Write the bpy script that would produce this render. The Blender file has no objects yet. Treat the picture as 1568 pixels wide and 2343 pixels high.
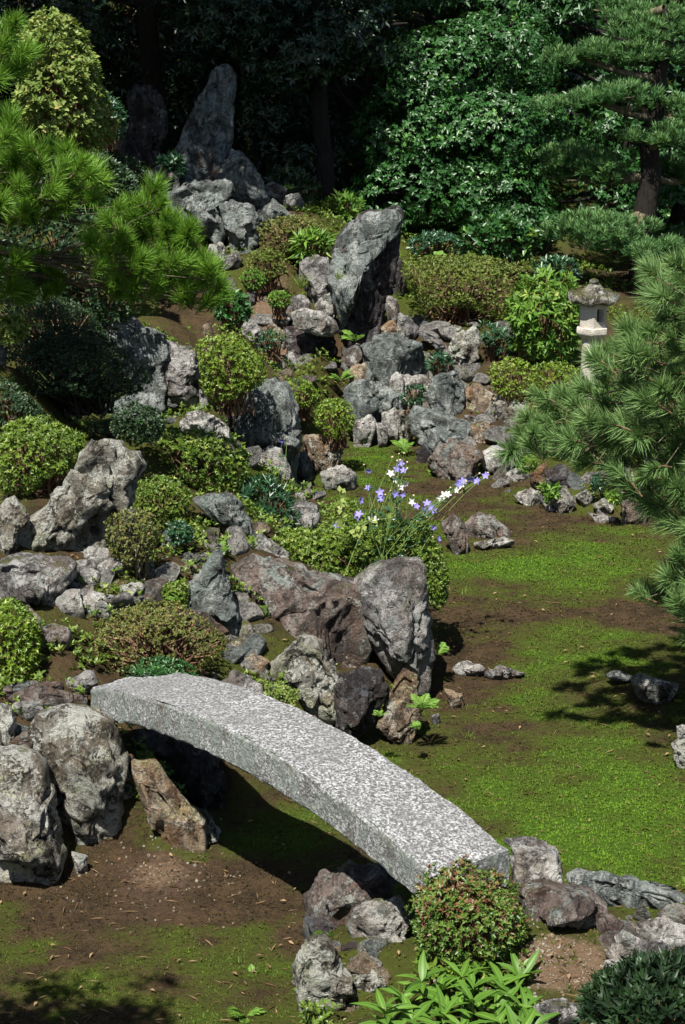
import bpy, bmesh, math, random
import numpy as np
from mathutils import Vector, Matrix
random.seed(4)
RNG = np.random.default_rng(11)
SC = bpy.context.scene
COL = SC.collection
R = math.radians
# ------------------------------------------------------------------ camera
CAM_Z = 5.5
PITCH = R(17.0)
FPX = 4370.0                      # focal length in reference pixels (frame 1568 x 2342)
cam_d = bpy.data.cameras.new('camera')
cam = bpy.data.objects.new('camera', cam_d)
COL.objects.link(cam)
cam.location = (0, 0, CAM_Z)
cam.rotation_euler = (math.pi / 2 - PITCH, 0, 0)
cam_d.sensor_fit = 'VERTICAL'
cam_d.angle_y = 2 * math.atan(1171 / FPX)
cam_d.clip_end = 300
SC.camera = cam
# ------------------------------------------------------------------ sky, sun, exposure
SUN_EL = R(59)
SUN_AZ = R(20)                    # shadows run away from the camera and this much to the right
w = bpy.data.worlds.new('World')
SC.world = w
w.use_nodes = True
nt = w.node_tree
bg = nt.nodes['Background']
sky = nt.nodes.new('ShaderNodeTexSky')
sky.sky_type = 'NISHITA'
sky.sun_disc = False
sky.sun_elevation = SUN_EL
sky.sun_rotation = math.pi + SUN_AZ
nt.links.new(sky.outputs[0], bg.inputs[0])
bg.inputs[1].default_value = 0.05
sd = bpy.data.lights.new('sun', 'SUN')
sun = bpy.data.objects.new('sun', sd)
COL.objects.link(sun)
sd.energy = 5.0
sd.angle = R(0.53)
sd.color = (1.0, 0.95, 0.86)
ldir = Vector((math.sin(SUN_AZ) * math.cos(SUN_EL), math.cos(SUN_AZ) * math.cos(SUN_EL), -math.sin(SUN_EL)))
sun.rotation_euler = ldir.to_track_quat('-Z', 'Y').to_euler()
sun.location = (-6, -12, 20)
SC.view_settings.view_transform = 'Standard'
SC.view_settings.look = 'None'
SC.view_settings.exposure = 1.05
SC.view_settings.gamma = 1.0
SC.view_settings.use_curve_mapping = False
# ------------------------------------------------------------------ survey helpers: sight lines of the camera turned into places on the ground
cp, sp_ = math.cos(PITCH), math.sin(PITCH)
FWD = np.array([0, cp, -sp_]); UPV = np.array([0, sp_, cp]); EYE = np.array([0, 0, CAM_Z])
def ray(px, py):
    px = np.asarray(px, float); py = np.asarray(py, float)
    return np.stack([(px - 784) / FPX, cp + sp_ * (1171 - py) / FPX, -sp_ + cp * (1171 - py) / FPX], -1)
def at_y(px, py, y):
    d = ray(px, py); return EYE + d * (y / d[..., 1])[..., None]
def at_z(px, py, z):
    d = ray(px, py); return EYE + d * ((z - CAM_Z) / d[..., 2])[..., None]
def tile(n, pts):
    """eight survey sheets, two columns by four rows"""
    a = np.array([float(v) for v in pts.replace(' ', ',').split(',')]).reshape(-1, 2) if isinstance(pts, str) else np.asarray(pts, float).reshape(-1, 2)
    if n == 0: return a
    return a / 2 + np.array([784.0 * ((n - 1) % 2), 585.5 * ((n - 1) // 2)])
# ------------------------------------------------------------------ numpy noise
def _h(ix, iy, iz, s):
    n = (ix.astype(np.int64) * 374761393 + iy.astype(np.int64) * 668265263 + iz.astype(np.int64) * 2147483647 + s * 144269504) & 0xffffffff
    n = ((n ^ (n >> 13)) * 1274126177) & 0xffffffff
    n = ((n ^ (n >> 16)) * 2246822519) & 0xffffffff
    return ((n ^ (n >> 15)) & 0xffff) / 65535.0
def vnoise(P, s=0):
    P = np.asarray(P, float); i = np.floor(P); f = P - i; f = f * f * (3 - 2 * f)
    x, y, z = i[:, 0], i[:, 1], i[:, 2]; out = 0
    for a in (0, 1):
        for b in (0, 1):
            for c in (0, 1):
                out = out + _h(x + a, y + b, z + c, s) * np.where(a, f[:, 0], 1 - f[:, 0]) * np.where(b, f[:, 1], 1 - f[:, 1]) * np.where(c, f[:, 2], 1 - f[:, 2])
    return out * 2 - 1
def fbm(P, octv=4, s=0, gain=.5):
    P = np.asarray(P, float); a = 1.0; o = 0; n = 0
    for k in range(octv):
        o = o + a * vnoise(P * 2 ** k + 17.3 * k, s + k); n += a; a *= gain
    return o / n
# ------------------------------------------------------------------ objects
def tag(o, label=None, cat=None, group=None, kind=None):
    if label: o['label'] = label
    if cat: o['category'] = cat
    if group: o['group'] = group
    if kind: o['kind'] = kind
    return o
def link(o, parent=None):
    COL.objects.link(o)
    if parent: o.parent = parent
    return o
def empty(name, loc, label=None, cat=None, group=None, rz=0):
    o = bpy.data.objects.new(name, None); o.location = loc; o.rotation_euler = (0, 0, rz); o.empty_display_size = .1
    return tag(link(o), label, cat, group)
def fmesh(name, V, F, mat=None, smooth=False, tint=None, attrs=None):
    """mesh from numpy arrays; F is one (n,k) array or a list of them"""
    me = bpy.data.meshes.new(name)
    V = np.asarray(V, np.float32); Fs = [np.asarray(f, np.int32) for f in (F if isinstance(F, list) else [F]) if len(f)]
    me.vertices.add(len(V)); me.vertices.foreach_set('co', V.ravel())
    nl = sum(f.size for f in Fs); nf = sum(len(f) for f in Fs)
    me.loops.add(nl); me.loops.foreach_set('vertex_index', np.concatenate([f.ravel() for f in Fs]))
    tot = np.concatenate([np.full(len(f), f.shape[1]) for f in Fs]); st = np.concatenate([[0], np.cumsum(tot)[:-1]])
    me.polygons.add(nf); me.polygons.foreach_set('loop_start', st.astype(np.int32)); me.polygons.foreach_set('loop_total', tot.astype(np.int32))
    if smooth: me.polygons.foreach_set('use_smooth', np.ones(nf, bool))
    al = dict(attrs or {})
    if tint is not None: al['tint'] = tint
    for k, v in al.items():
        at = me.attributes.new(k, 'FLOAT', 'POINT'); at.data.foreach_set('value', np.asarray(v, np.float32))
    me.update(calc_edges=True); me.validate()
    if mat: me.materials.append(mat)
    return me
def mobj(name, me, parent=None, loc=(0, 0, 0)):
    o = bpy.data.objects.new(name, me); o.location = loc
    return link(o, parent)
def nrm(a): return a / np.maximum(np.linalg.norm(a, axis=-1, keepdims=True), 1e-9)
class Geo:
    """collects tubes, lathes and loose faces into one mesh"""
    def __init__(s): s.V = []; s.F = {}; s.n = 0; s.T = []
    def add(s, V, F, t=0.5):
        V = np.asarray(V, float); F = np.asarray(F, int)
        s.V.append(V); s.F.setdefault(F.shape[1], []).append(F + s.n); s.n += len(V)
        s.T.append(np.full(len(V), t) if np.isscalar(t) else np.asarray(t))
    def tube(s, pts, rad, n=6, t=.5, cap=True):
        pts = np.asarray(pts, float); m = len(pts); rad = np.broadcast_to(np.asarray(rad, float), (m,)) if np.ndim(rad) else np.full(m, rad)
        tg = nrm(np.gradient(pts, axis=0)); ref = np.array([0.31, 0.22, .92]) if abs(tg[0, 2]) < .8 else np.array([.95, .2, .1])
        a = nrm(np.cross(tg, ref)); b = np.cross(tg, a); th = np.arange(n) * 2 * np.pi / n
        V = pts[:, None] + rad[:, None, None] * (a[:, None] * np.cos(th)[None, :, None] + b[:, None] * np.sin(th)[None, :, None])
        i = np.arange(m - 1)[:, None] * n; k = np.arange(n)[None]; k2 = (k + 1) % n
        F = np.stack([i + k, i + k2, i + n + k2, i + n + k], -1).reshape(-1, 4)
        s.add(V.reshape(-1, 3), F, t)
    def mesh(s, name, mat, smooth=True):
        return fmesh(name, np.concatenate(s.V), [np.concatenate(v) for v in s.F.values()], mat, smooth, np.concatenate(s.T))
def bez(a, b, c, n=8):
    t = np.linspace(0, 1, n)[:, None]; a, b, c = (np.asarray(v, float) for v in (a, b, c))
    return a * (1 - t) ** 2 + 2 * b * t * (1 - t) + c * t * t
# ------------------------------------------------------------------ materials
class NB:
    def __init__(s, name):
        s.m = bpy.data.materials.new(name); s.m.use_nodes = True; s.t = s.m.node_tree; s.t.nodes.clear()
        s.out = s.n('OutputMaterial')
    def n(s, typ, **kw):
        nd = s.t.nodes.new('ShaderNode' + typ)
        for k, v in kw.items(): setattr(nd, k, v)
        return nd
    def set(s, sock, v):
        if isinstance(v, bpy.types.NodeSocket): s.t.links.new(v, sock)
        elif v is not None:
            if sock.type == 'RGBA' and len(v) == 3: v = (*v, 1)
            sock.default_value = v
    def noise(s, vec, scale, detail=4, rough=.5, dist=0):
        nd = s.n('TexNoise'); s.set(nd.inputs['Vector'], vec)
        for k, v in (('Scale', scale), ('Detail', detail), ('Roughness', rough), ('Distortion', dist)): nd.inputs[k].default_value = v
        return nd.outputs['Fac']
    def voro(s, vec, scale, feature='F1', rand=1):
        nd = s.n('TexVoronoi', feature=feature); s.set(nd.inputs['Vector'], vec); nd.inputs['Scale'].default_value = scale
        nd.inputs['Randomness'].default_value = rand
        return nd.outputs['Distance']
    def math(s, op, a, b=None, c=None, clamp=False):
        nd = s.n('Math', operation=op, use_clamp=clamp)
        for i, v in enumerate((a, b, c)):
            if v is not None: s.set(nd.inputs[i], v)
        return nd.outputs[0]
    def vmath(s, op, a, b=None):
        nd = s.n('VectorMath', operation=op); s.set(nd.inputs[0], a)
        if b is not None: s.set(nd.inputs[1], b)
        return nd.outputs[0]
    def step(s, v, lo, hi):
        nd = s.n('MapRange', interpolation_type='SMOOTHSTEP'); s.set(nd.inputs[0], v); nd.inputs[1].default_value = lo; nd.inputs[2].default_value = hi
        return nd.outputs[0]
    def mix(s, f, a, b):
        nd = s.n('Mix', data_type='RGBA'); s.set(nd.inputs[0], f); s.set(nd.inputs[6], a); s.set(nd.inputs[7], b)
        return nd.outputs[2]
    def attr(s, name): return s.n('Attribute', attribute_name=name).outputs['Fac']
    def bump(s, h, dist, strength=1.0, normal=None):
        nd = s.n('Bump'); nd.inputs['Strength'].default_value = strength; nd.inputs['Distance'].default_value = dist; s.set(nd.inputs['Height'], h)
        if normal is not None: s.set(nd.inputs['Normal'], normal)
        return nd.outputs[0]
    def principled(s, col, rough=.8, normal=None, spec=.3):
        nd = s.n('BsdfPrincipled'); s.set(nd.inputs['Base Color'], col); s.set(nd.inputs['Roughness'], rough)
        nd.inputs['Specular IOR Level'].default_value = spec
        if normal is not None: s.set(nd.inputs['Normal'], normal)
        return nd.outputs[0]
    def done(s, sh): s.t.links.new(sh, s.out.inputs[0]); return s.m
def rock_mat(name, A0, B0, pale=(.42, .42, .39), pale_amt=.5, dark=(.035, .03, .027), dark_amt=.45, tint_c=(.2, .11, .06), tint_amt=.4, moss=.25, streak=.3, spots=.5, lich2=(.22, .27, .24)):
    def vivid(c, k, s=1.4):
        l = sum(c) / 3; return tuple(max(.004, (l + (v - l) * s) * k) for v in c)
    A = vivid(A0, 1.05); B = vivid(B0, 1.32); pale = tuple(v * 1.25 for v in pale)
    b = NB(name)
    co = b.n('TexCoord').outputs['Object']; rnd = b.n('ObjectInfo').outputs['Random']
    off = b.n('CombineXYZ'); b.set(off.inputs[0], b.math('MULTIPLY', rnd, 31.0)); b.set(off.inputs[1], b.math('MULTIPLY', rnd, 57.0)); b.set(off.inputs[2], b.math('MULTIPLY', rnd, 83.0))
    v = b.vmath('ADD', co, off.outputs[0])
    n1 = b.noise(v, 2.3, 7, .62, .6); n2 = b.noise(v, 6.5, 9, .72, .4); n3 = b.noise(v, 19, 8, .7, .2); n4 = b.noise(v, 60, 5, .65)
    mp = b.n('Mapping'); b.set(mp.inputs[0], v); mp.inputs['Rotation'].default_value = (.5, .35, .2); mp.inputs['Scale'].default_value = (9, 5, 1.6)
    st = b.noise(mp.outputs[0], 1.6, 7, .65, .5)
    c = b.mix(b.step(n1, .36, .64), A, B)
    c = b.mix(b.math('MULTIPLY', b.step(st, .48, .60), streak), c, pale)
    tn = b.noise(b.vmath('ADD', v, (9, 3, 5)), 3.1, 6, .6, .5)
    c = b.mix(b.math('MULTIPLY', b.step(tn, .55, .68), tint_amt), c, tint_c)
    big = b.noise(b.vmath('ADD', v, (21, 5, 2)), 1.7, 6, .6, .8)
    c = b.mix(b.math('MULTIPLY', b.step(big, .50, .58), .55), c, tuple(x * .55 for x in tint_c))
    dm = b.math('MULTIPLY', b.step(n2, .485, .57), min(1, dark_amt * 1.35))
    c = b.mix(dm, c, dark)
    lich = b.step(b.math('ADD', b.noise(b.vmath('ADD', v, (4, 8, 1)), 4.2, 8, .68, .6), b.math('MULTIPLY', b.math('SUBTRACT', n4, .5), .35)), .60 - .14 * pale_amt, .64 - .12 * pale_amt)
    c = b.mix(b.math('MULTIPLY', lich, .85), c, b.mix(n3, pale, tuple(x * .72 for x in pale)))
    l2 = b.step(b.math('ADD', b.noise(b.vmath('ADD', v, (14, 2, 6)), 3.4, 9, .72, .8), b.math('MULTIPLY', b.math('SUBTRACT', n4, .5), .3)), .54, .60)
    c = b.mix(b.math('MULTIPLY', l2, .55), c, lich2)
    sp = b.math('SUBTRACT', 1.0, b.step(b.voro(b.vmath('ADD', v, n3), 15), .10, .24))
    c = b.mix(b.math('MULTIPLY', b.math('MULTIPLY', sp, b.step(n1, .42, .6)), spots), c, (.46, .47, .44))
    ds = b.step(n3, .53, .64)
    c = b.mix(b.math('MULTIPLY', ds, .7), c, dark)
    g = b.n('NewGeometry'); sep = b.n('SeparateXYZ'); b.set(sep.inputs[0], g.outputs['Normal'])
    mz = b.math('MULTIPLY', b.step(sep.outputs[2], .45, .9), b.step(b.noise(v, 3.6, 6, .7, .3), .60 - .16 * moss, .68 - .1 * moss))
    c = b.mix(b.math('MULTIPLY', mz, .9), c, b.mix(n3, (.05, .065, .012), (.12, .12, .03)))
    cr = b.voro(b.vmath('ADD', b.vmath('MULTIPLY', v, (1, 1, .7)), b.n('CombineXYZ').outputs[0]), 3.2, 'DISTANCE_TO_EDGE')
    vd = b.n('CombineXYZ'); b.set(vd.inputs[0], n2); b.set(vd.inputs[1], n1); b.set(vd.inputs[2], n2)
    cr = b.voro(b.vmath('ADD', v, b.vmath('MULTIPLY', vd.outputs[0], (.7, .7, .7))), 2.6, 'DISTANCE_TO_EDGE')
    crk = b.step(cr, 0.0, .025)
    c = b.mix(b.math('MULTIPLY', b.math('SUBTRACT', 1, crk), .6), c, dark)
    h = b.math('ADD', b.math('MULTIPLY', n2, .7), b.math('MULTIPLY', n3, .45)); h = b.math('ADD', h, b.math('MULTIPLY', n4, .2))
    h = b.math('ADD', h, b.math('MULTIPLY', crk, .16)); h = b.math('ADD', h, b.math('MULTIPLY', st, .35))
    return b.done(b.principled(c, .86, b.bump(h, .17, 1.0), .2))
def leaf_mat(name, c1, c2, rough=.45, trans=.25, spec=.4, c3=None):
    b = NB(name)
    t = b.attr('tint'); rnd = b.n('ObjectInfo').outputs['Random']
    t2 = b.math('ADD', t, b.math('MULTIPLY', b.math('SUBTRACT', rnd, .5), .18), clamp=True)
    c = b.mix(t2, c1, c2)
    if c3: c = b.mix(b.step(t, .86, .97), c, c3)
    p = b.principled(c, rough, None, spec)
    tr = b.n('BsdfTranslucent'); b.set(tr.inputs[0], b.mix(.35, c, (.12, .2, .01)))
    ms = b.n('MixShader'); ms.inputs[0].default_value = trans
    b.t.links.new(p, ms.inputs[1]); b.t.links.new(tr.outputs[0], ms.inputs[2])
    return b.done(ms.outputs[0])
def bark_mat(name, a, c):
    b = NB(name); co = b.n('TexCoord').outputs['Object']
    mp = b.n('Mapping'); b.set(mp.inputs[0], co); mp.inputs['Scale'].default_value = (14, 14, 3.5)
    n = b.noise(mp.outputs[0], 1.5, 6, .65, .5)
    return b.done(b.principled(b.mix(b.step(n, .35, .65), a, c), .9, b.bump(n, .04)))
M = {}
M['blue'] = rock_mat('bluish schist', (.115, .13, .13), (.22, .24, .235), pale=(.40, .42, .40), pale_amt=.35, dark_amt=.4, tint_c=(.13, .17, .15), tint_amt=.5, moss=.1, streak=.55, spots=.3)
M['grey'] = rock_mat('grey stone', (.16, .155, .155), (.29, .285, .28), pale=(.46, .45, .43), pale_amt=.55, dark_amt=.5, tint_c=(.20, .13, .09), tint_amt=.35, moss=.25)
M['brown'] = rock_mat('purplish brown stone', (.10, .078, .072), (.20, .165, .15), pale=(.36, .37, .34), pale_amt=.35, dark_amt=.5, tint_c=(.24, .15, .09), tint_amt=.5, moss=.12, spots=.8, lich2=(.26, .33, .31))
M['rust'] = rock_mat('ochre stained stone', (.17, .12, .085), (.29, .235, .18), pale=(.46, .44, .38), pale_amt=.45, dark_amt=.45, tint_c=(.30, .15, .06), tint_amt=.8, moss=.2, lich2=(.45, .43, .26))
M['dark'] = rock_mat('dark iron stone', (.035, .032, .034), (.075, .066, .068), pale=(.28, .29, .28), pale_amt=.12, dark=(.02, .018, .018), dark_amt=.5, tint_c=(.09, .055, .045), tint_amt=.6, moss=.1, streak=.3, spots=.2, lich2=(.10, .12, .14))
M['lichen'] = rock_mat('lichen covered stone', (.15, .14, .12), (.27, .26, .235), pale=(.50, .51, .46), pale_amt=.8, dark=(.03, .027, .022), dark_amt=.7, tint_c=(.20, .14, .08), tint_amt=.5, moss=.35, spots=.8, lich2=(.33, .36, .24))
M['mossroof'] = rock_mat('mossy lantern stone', (.12, .11, .085), (.25, .23, .19), pale=(.46, .45, .40), pale_amt=.5, dark_amt=.6, tint_c=(.10, .10, .04), tint_amt=.6, moss=1.2)
M['ylichen'] = rock_mat('yellow lichened stone', (.15, .13, .11), (.26, .25, .225), pale=(.50, .50, .46), pale_amt=.8, dark=(.03, .027, .022), dark_amt=.75, tint_c=(.16, .11, .08), tint_amt=.6, moss=.3, spots=.8, lich2=(.62, .62, .36))
M['pale'] = rock_mat('pale stone', (.28, .275, .265), (.42, .41, .39), pale=(.56, .55, .52), pale_amt=.65, dark_amt=.5, tint_c=(.34, .24, .16), tint_amt=.3, moss=.2)
M['tower'] = rock_mat('blue stone with rust bands', (.09, .11, .115), (.19, .22, .225), pale=(.32, .36, .37), pale_amt=.25, dark_amt=.45, tint_c=(.19, .085, .035), tint_amt=.9, moss=.05, streak=.6, spots=.1)
M['az'] = leaf_mat('azalea leaf', (.045, .095, .012), (.16, .24, .03), .42, .25, .4, (.26, .30, .07))
M['az2'] = leaf_mat('bright azalea leaf', (.07, .135, .012), (.20, .29, .03), .4, .28, .4, (.30, .36, .07))
M['olive'] = leaf_mat('olive azalea leaf', (.05, .085, .014), (.165, .21, .038), .45, .25, .35, (.22, .17, .05))
M['bronze'] = leaf_mat('bronzed azalea leaf', (.06, .08, .018), (.17, .18, .045), .45, .22, .35, (.24, .14, .06))
M['red'] = leaf_mat('reddened leaf', (.03, .08, .012), (.13, .20, .035), .42, .2, .4, (.17, .075, .045))
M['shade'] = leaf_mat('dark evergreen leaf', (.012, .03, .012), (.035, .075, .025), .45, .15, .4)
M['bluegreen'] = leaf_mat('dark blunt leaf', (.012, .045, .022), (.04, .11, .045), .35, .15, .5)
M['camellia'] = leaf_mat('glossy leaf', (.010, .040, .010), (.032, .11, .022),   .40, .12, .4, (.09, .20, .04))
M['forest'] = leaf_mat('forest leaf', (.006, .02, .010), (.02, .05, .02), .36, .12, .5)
M['broad'] = leaf_mat('broad fresh leaf', (.045, .12, .015), (.16, .29, .04), .45, .3, .3, (.25, .32, .07))
M['yellowish'] = leaf_mat('yellow green leaf', (.09, .15, .025), (.27, .33, .09), .5, .3, .3, (.34, .30, .10))
M['pine'] = leaf_mat('bright pine needle', (.065, .165, .014), (.21, .38, .05), .45, .34, .3)
M['pine2'] = leaf_mat('blue green pine needle', (.065, .15, .042), (.23, .35, .12), .45, .3, .35)
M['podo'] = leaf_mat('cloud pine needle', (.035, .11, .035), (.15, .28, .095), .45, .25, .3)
M['fern'] = leaf_mat('fern frond', (.06, .17, .02), (.22, .36, .07), .5, .35, .25)
M['grassblade'] = leaf_mat('grass blade', (.09, .16, .025), (.24, .30, .08), .5, .35, .25)
M['mossleaf'] = leaf_mat('moss shoot', (.048, .034, .013), (.105, .205, .014), .65, .2, .15)
M['dry'] = leaf_mat('dry leaf', (.10, .05, .025), (.30, .20, .11), .7, .15, .2)
M['violet'] = leaf_mat('violet petal', (.20, .16, .62), (.38, .34, .80), .5, .3, .2)
M['white'] = leaf_mat('white petal', (.72, .74, .74), (.80, .80, .78), .5, .25, .2)
M['bud'] = leaf_mat('faded bud', (.52, .40, .26), (.66, .55, .38), .7, .2, .2)
M['bark'] = bark_mat('pine bark', (.028, .023, .018), (.10, .075, .06))
M['woodbark'] = bark_mat('dark bark', (.006, .005, .004), (.018, .014, .011))
M['twig'] = bark_mat('twig bark', (.10, .055, .03), (.24, .15, .09))
M['palebark'] = bark_mat('mossy bark', (.05, .045, .03), (.15, .13, .08))
M['green_stem'] = leaf_mat('green stem', (.07, .13, .03), (.14, .2, .05), .5, .05, .3)
def granite(name, lich):
    b = NB(name); co = b.n('TexCoord').outputs['Object']
    n1 = b.noise(co, 3, 6, .6); n2 = b.noise(co, 36, 6, .7, .4); n3 = b.noise(co, 70, 5, .7); n4 = b.noise(b.vmath('MULTIPLY', co, (1, 1, .55)), 9, 7, .7, .6)
    c = b.mix(b.step(n3, .40, .62), (.105, .106, .108), (.62, .63, .64))
    c = b.mix(b.math('MULTIPLY', b.step(n2, .47, .58), .7), c, (.085, .082, .08))
    c = b.mix(b.math('MULTIPLY', b.step(n1, .45, .62), .45), c, (.17, .17, .165))
    if lich:
        c = b.mix(b.math('MULTIPLY', b.step(n4, .46, .55), .6), c, (.19, .235, .195))
        c = b.mix(b.math('MULTIPLY', b.step(b.noise(b.vmath('ADD', co, (3, 1, 7)), 7, 7, .7, .5), .54, .64), .75), c, (.085, .07, .055))
        c = b.mix(b.math('MULTIPLY', b.step(b.noise(b.vmath('ADD', co, (8, 2, 1)), 22, 6, .7), .6, .68), .7), c, (.5, .53, .5))
    if lich: c = b.mix(.22, c, (.06, .07, .06))
    h = b.math('ADD', b.math('MULTIPLY', n2, -.9), b.math('MULTIPLY', n3, .45))
    return b.done(b.principled(c, .82, b.bump(h, .03, 1.0), .3))
M['granite'] = granite('chiselled granite', False)
M['granite_side'] = granite('lichened granite', True)
def lantern_mat():
    b = NB('lantern stone'); co = b.n('TexCoord').outputs['Object']
    n1 = b.noise(co, 5, 6, .6); n3 = b.noise(co, 70, 4, .6)
    c = b.mix(b.step(n1, .35, .65), (.36, .33, .28), (.50, .47, .41)); c = b.mix(b.math('MULTIPLY', b.step(n3, .55, .65), .4), c, (.2, .18, .16))
    c = b.mix(b.math('MULTIPLY', b.step(b.noise(co, 9, 6, .7), .58, .68), .5), c, (.12, .11, .08))
    return b.done(b.principled(c, .85, b.bump(n3, .01), .25))
M['lantern'] = lantern_mat()
# ================================================================== GROUND
BED = at_z(*np.array([(-300, 2040), (110, 2012), (230, 1992), (330, 1975), (430, 2000), (505, 1990), (525, 1930), (560, 1885), (640, 1840), (800, 1745), (880, 1690), (955, 1650), (985, 1580), (985, 1440), (960, 1330), (860, 1250), (730, 1195), (690, 1140), (700, 1085), (790, 1050), (800, 1000), (930, 985), (965, 1050), (1010, 1092), (1100, 1088), (1190, 1102), (1250, 1155), (1380, 1185), (1480, 1200), (1690, 1280), (1640, 1560), (1600, 1730), (1640, 2000), (1640, 2268), (1500, 2292), (1330, 2296), (1262, 2205), (1120, 2200), (1000, 2200), (860, 2190), (720, 2200), (680, 2300), (640, 2420), (400, 2800), (-700, 2800)], float).T, 0)[:, :2]
BANK = np.array([(100, 1600, .93), (260, 1620, .9), (100, 1450, 1.0), (300, 1280, 1.08), (400, 1240, 1.08), (600, 1260, .95), (850, 1270, .75), (700, 1400, .6), (660, 1200, .55), (450, 1150, 1.05), (100, 1150, 1.4), (100, 1270, 1.12), (300, 1000, 1.15), (430, 960, .95), (640, 900, .7), (350, 730, 1.5), (250, 750, 1.6), (560, 640, 1.4), (600, 720, 1.1), (700, 700, 1.1), (650, 830, .75), (820, 790, .8), (750, 880, .5), (900, 880, .45), (1000, 900, .45), (850, 960, .15), (1050, 740, 1.0), (1050, 860, .7), (1150, 950, .5), (1250, 930, .65), (1350, 900, .7), (1450, 950, .7), (1300, 1080, .3), (500, 580, 1.6), (400, 400, 2.0), (600, 450, 2.0), (1000, 570, 1.1), (1250, 600, 1.0), (1500, 540, 1.2), (800, 400, 1.8), (1500, 2050, .75), (1300, 2200, .75), (1400, 2150, .8), (1200, 2100, .8), (1000, 2342, .7), (760, 2280, .25), (860, 2160, .45), (1568, 2300, .8), (1650, 1600, .6), (1750, 1400, .7), (0, 1650, .9), (50, 1550, 1.0), (-300, 1500, 1.1), (-300, 1000, 1.6), (0, 900, 1.7), (0, 1000, 1.6), (-300, 700, 2.0)], float)
BKP = at_z(BANK[:, 0], BANK[:, 1], BANK[:, 2])
FOOT = [(-2.01,24.6,2.35),(-2.62,25.4,2.49),(-1.21,23.8,1.64),(-0.94,24.5,2.16),(-0.88,24.1,1.96),(-0.64,24.4,2.1),(-0.27,22.3,1.28),(-0.17,21.2,1.18),(-0.89,21.6,0.87),(-1.81,18.4,0.85),(-1.7,18.5,0.82),(-1.85,18.0,0.84),(-1.09,17.4,0.88),(-0.62,18.6,0.06),(-0.76,18.2,0.12),(-2.48,13.1,1.2),(-2.61,13.9,1.3),(-2.08,12.35,1.05),(-2.11,12.9,1.21),(-1.34,13.4,0.99),(-1.15,13.1,1.0),(-1.45,12.9,1.04),(-1.44,12.55,1.08),(-0.76,12.75,0.72),(-0.87,12.5,0.8),(-0.5,14.0,0.78),(-0.01,13.3,0.21),(0.63,13.25,0.09),(-0.14,12.45,0.22),(0.06,12.35,0.11),(0.39,12.4,0.06),(-0.64,12.45,0.54),(-0.53,11.6,0.72),(-0.77,12.5,0.68),(-0.7,12.8,0.55),(-1.6,10.75,0.0),(-1.79,10.35,0.01),(-2.13,10.7,0.74),(-1.94,10.65,0.71),(-0.9,10.75,0.0),(-0.81,10.9,0.0),(-1.4,10.95,0.16),(-1.6,10.45,0.07),(-0.87,11.35,0.0),(-0.59,12.0,0.0),(0.83,21.7,1.03),(1.13,21.5,0.93),(1.02,21.9,1.05),(1.19,21.8,1.0),(1.3,21.3,0.67),(0.42,21.1,0.62),(0.1,21.3,0.63),(0.22,21.1,0.58),(0.59,20.8,0.64),(0.96,20.9,0.5),(0.27,20.7,0.34),(0.14,20.5,0.14),(0.61,20.55,0.28),(0.68,20.5,0.18),(0.41,20.45,0.21),(1.27,20.4,0.38),(1.55,20.5,0.37),(1.97,20.0,0.22),(1.13,19.9,0.13),(1.53,19.8,0.17),(1.65,20.2,0.32),(1.96,19.4,0.18),(2.23,18.5,0.08),(2.45,18.5,0.1),(2.83,18.2,0.17),(2.56,18.4,0.11),(2.07,18.7,0.09),(3.18,18.6,0.37),(2.91,17.6,0.15),(3.07,18.0,0.18),(0.57,21.7,1.31),(0.63,21.5,1.02),(0.89,21.2,0.76),(1.13,20.9,0.72),(-0.0,9.35,0.29),(0.23,8.95,0.34),(0.2,8.6,0.29),(0.1,8.5,0.17),(1.0,8.95,0.74),(1.15,8.45,0.78),(1.57,8.75,0.73),(-2.61,18.8,1.86),(-2.37,18.6,1.78),(-2.08,18.9,1.67),(-2.86,15.6,2.05),(-1.27,17.9,1.08),(-0.45,19.6,0.61),(-0.04,19.2,0.39),(-1.04,15.4,0.94),(-1.48,14.2,1.02),(-2.47,13.7,1.39),(-2.31,11.5,0.73),(-1.27,11.9,0.68),(0.5,8.15,0.71),(-0.87,22.4,1.48),(-0.72,23.3,1.64),(-2.66,23.2,2.44),(1.87,22.4,1.01),(1.88,20.0,0.59),(2.31,20.1,0.65),(2.08,19.2,0.56),(1.24,7.3,0.74),(-1.78,15.6,1.63),(-2.5,14.6,1.63),(-1.9,15.6,1.26),(-0.98,21.9,1.46),(-1.23,20.4,1.35),(2.35,20.9,0.8),(1.06,20.6,0.82),(0.78,20.2,0.55),(1.85,21.4,0.79),(2.01,17.9,0.15),(2.64,17.4,0.26),(-0.39,15.4,0.5),(-0.29,14.2,0.68),(-1.52,12.75,1.17),(-1.24,13.3,1.17),(-1.24,12.6,0.93),(1.77,18.3,0.28),(1.0,24.8,1.33),(-0.23,23.0,1.61),(-0.54,25.2,1.93)]   # surveyed feet of stones and shrubs
BKP = np.concatenate([BKP, FOOT, [(-.75, 17.3, .3), (-.55, 16.5, .35), (-.9, 17.9, .45), (-1.7, 15.0, 1.15), (-1.4, 15.8, .98), (-1.2, 16.3, .85), (-1.6, 16.6, .95), (.75, 8.9, .7), (1.5, 8.8, .72), (2.1, 8.7, .74), (-9, 12, 1.6), (9, 12, 1.0), (-10, 25, 2.3), (10, 25, 1.6), (0, 34, 2.2), (-8, 36, 2.6), (8, 36, 2.2), (3, 6.5, .8), (-3, 6.0, .3), (8, 5, .8), (-9, 5, .8)]])
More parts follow.
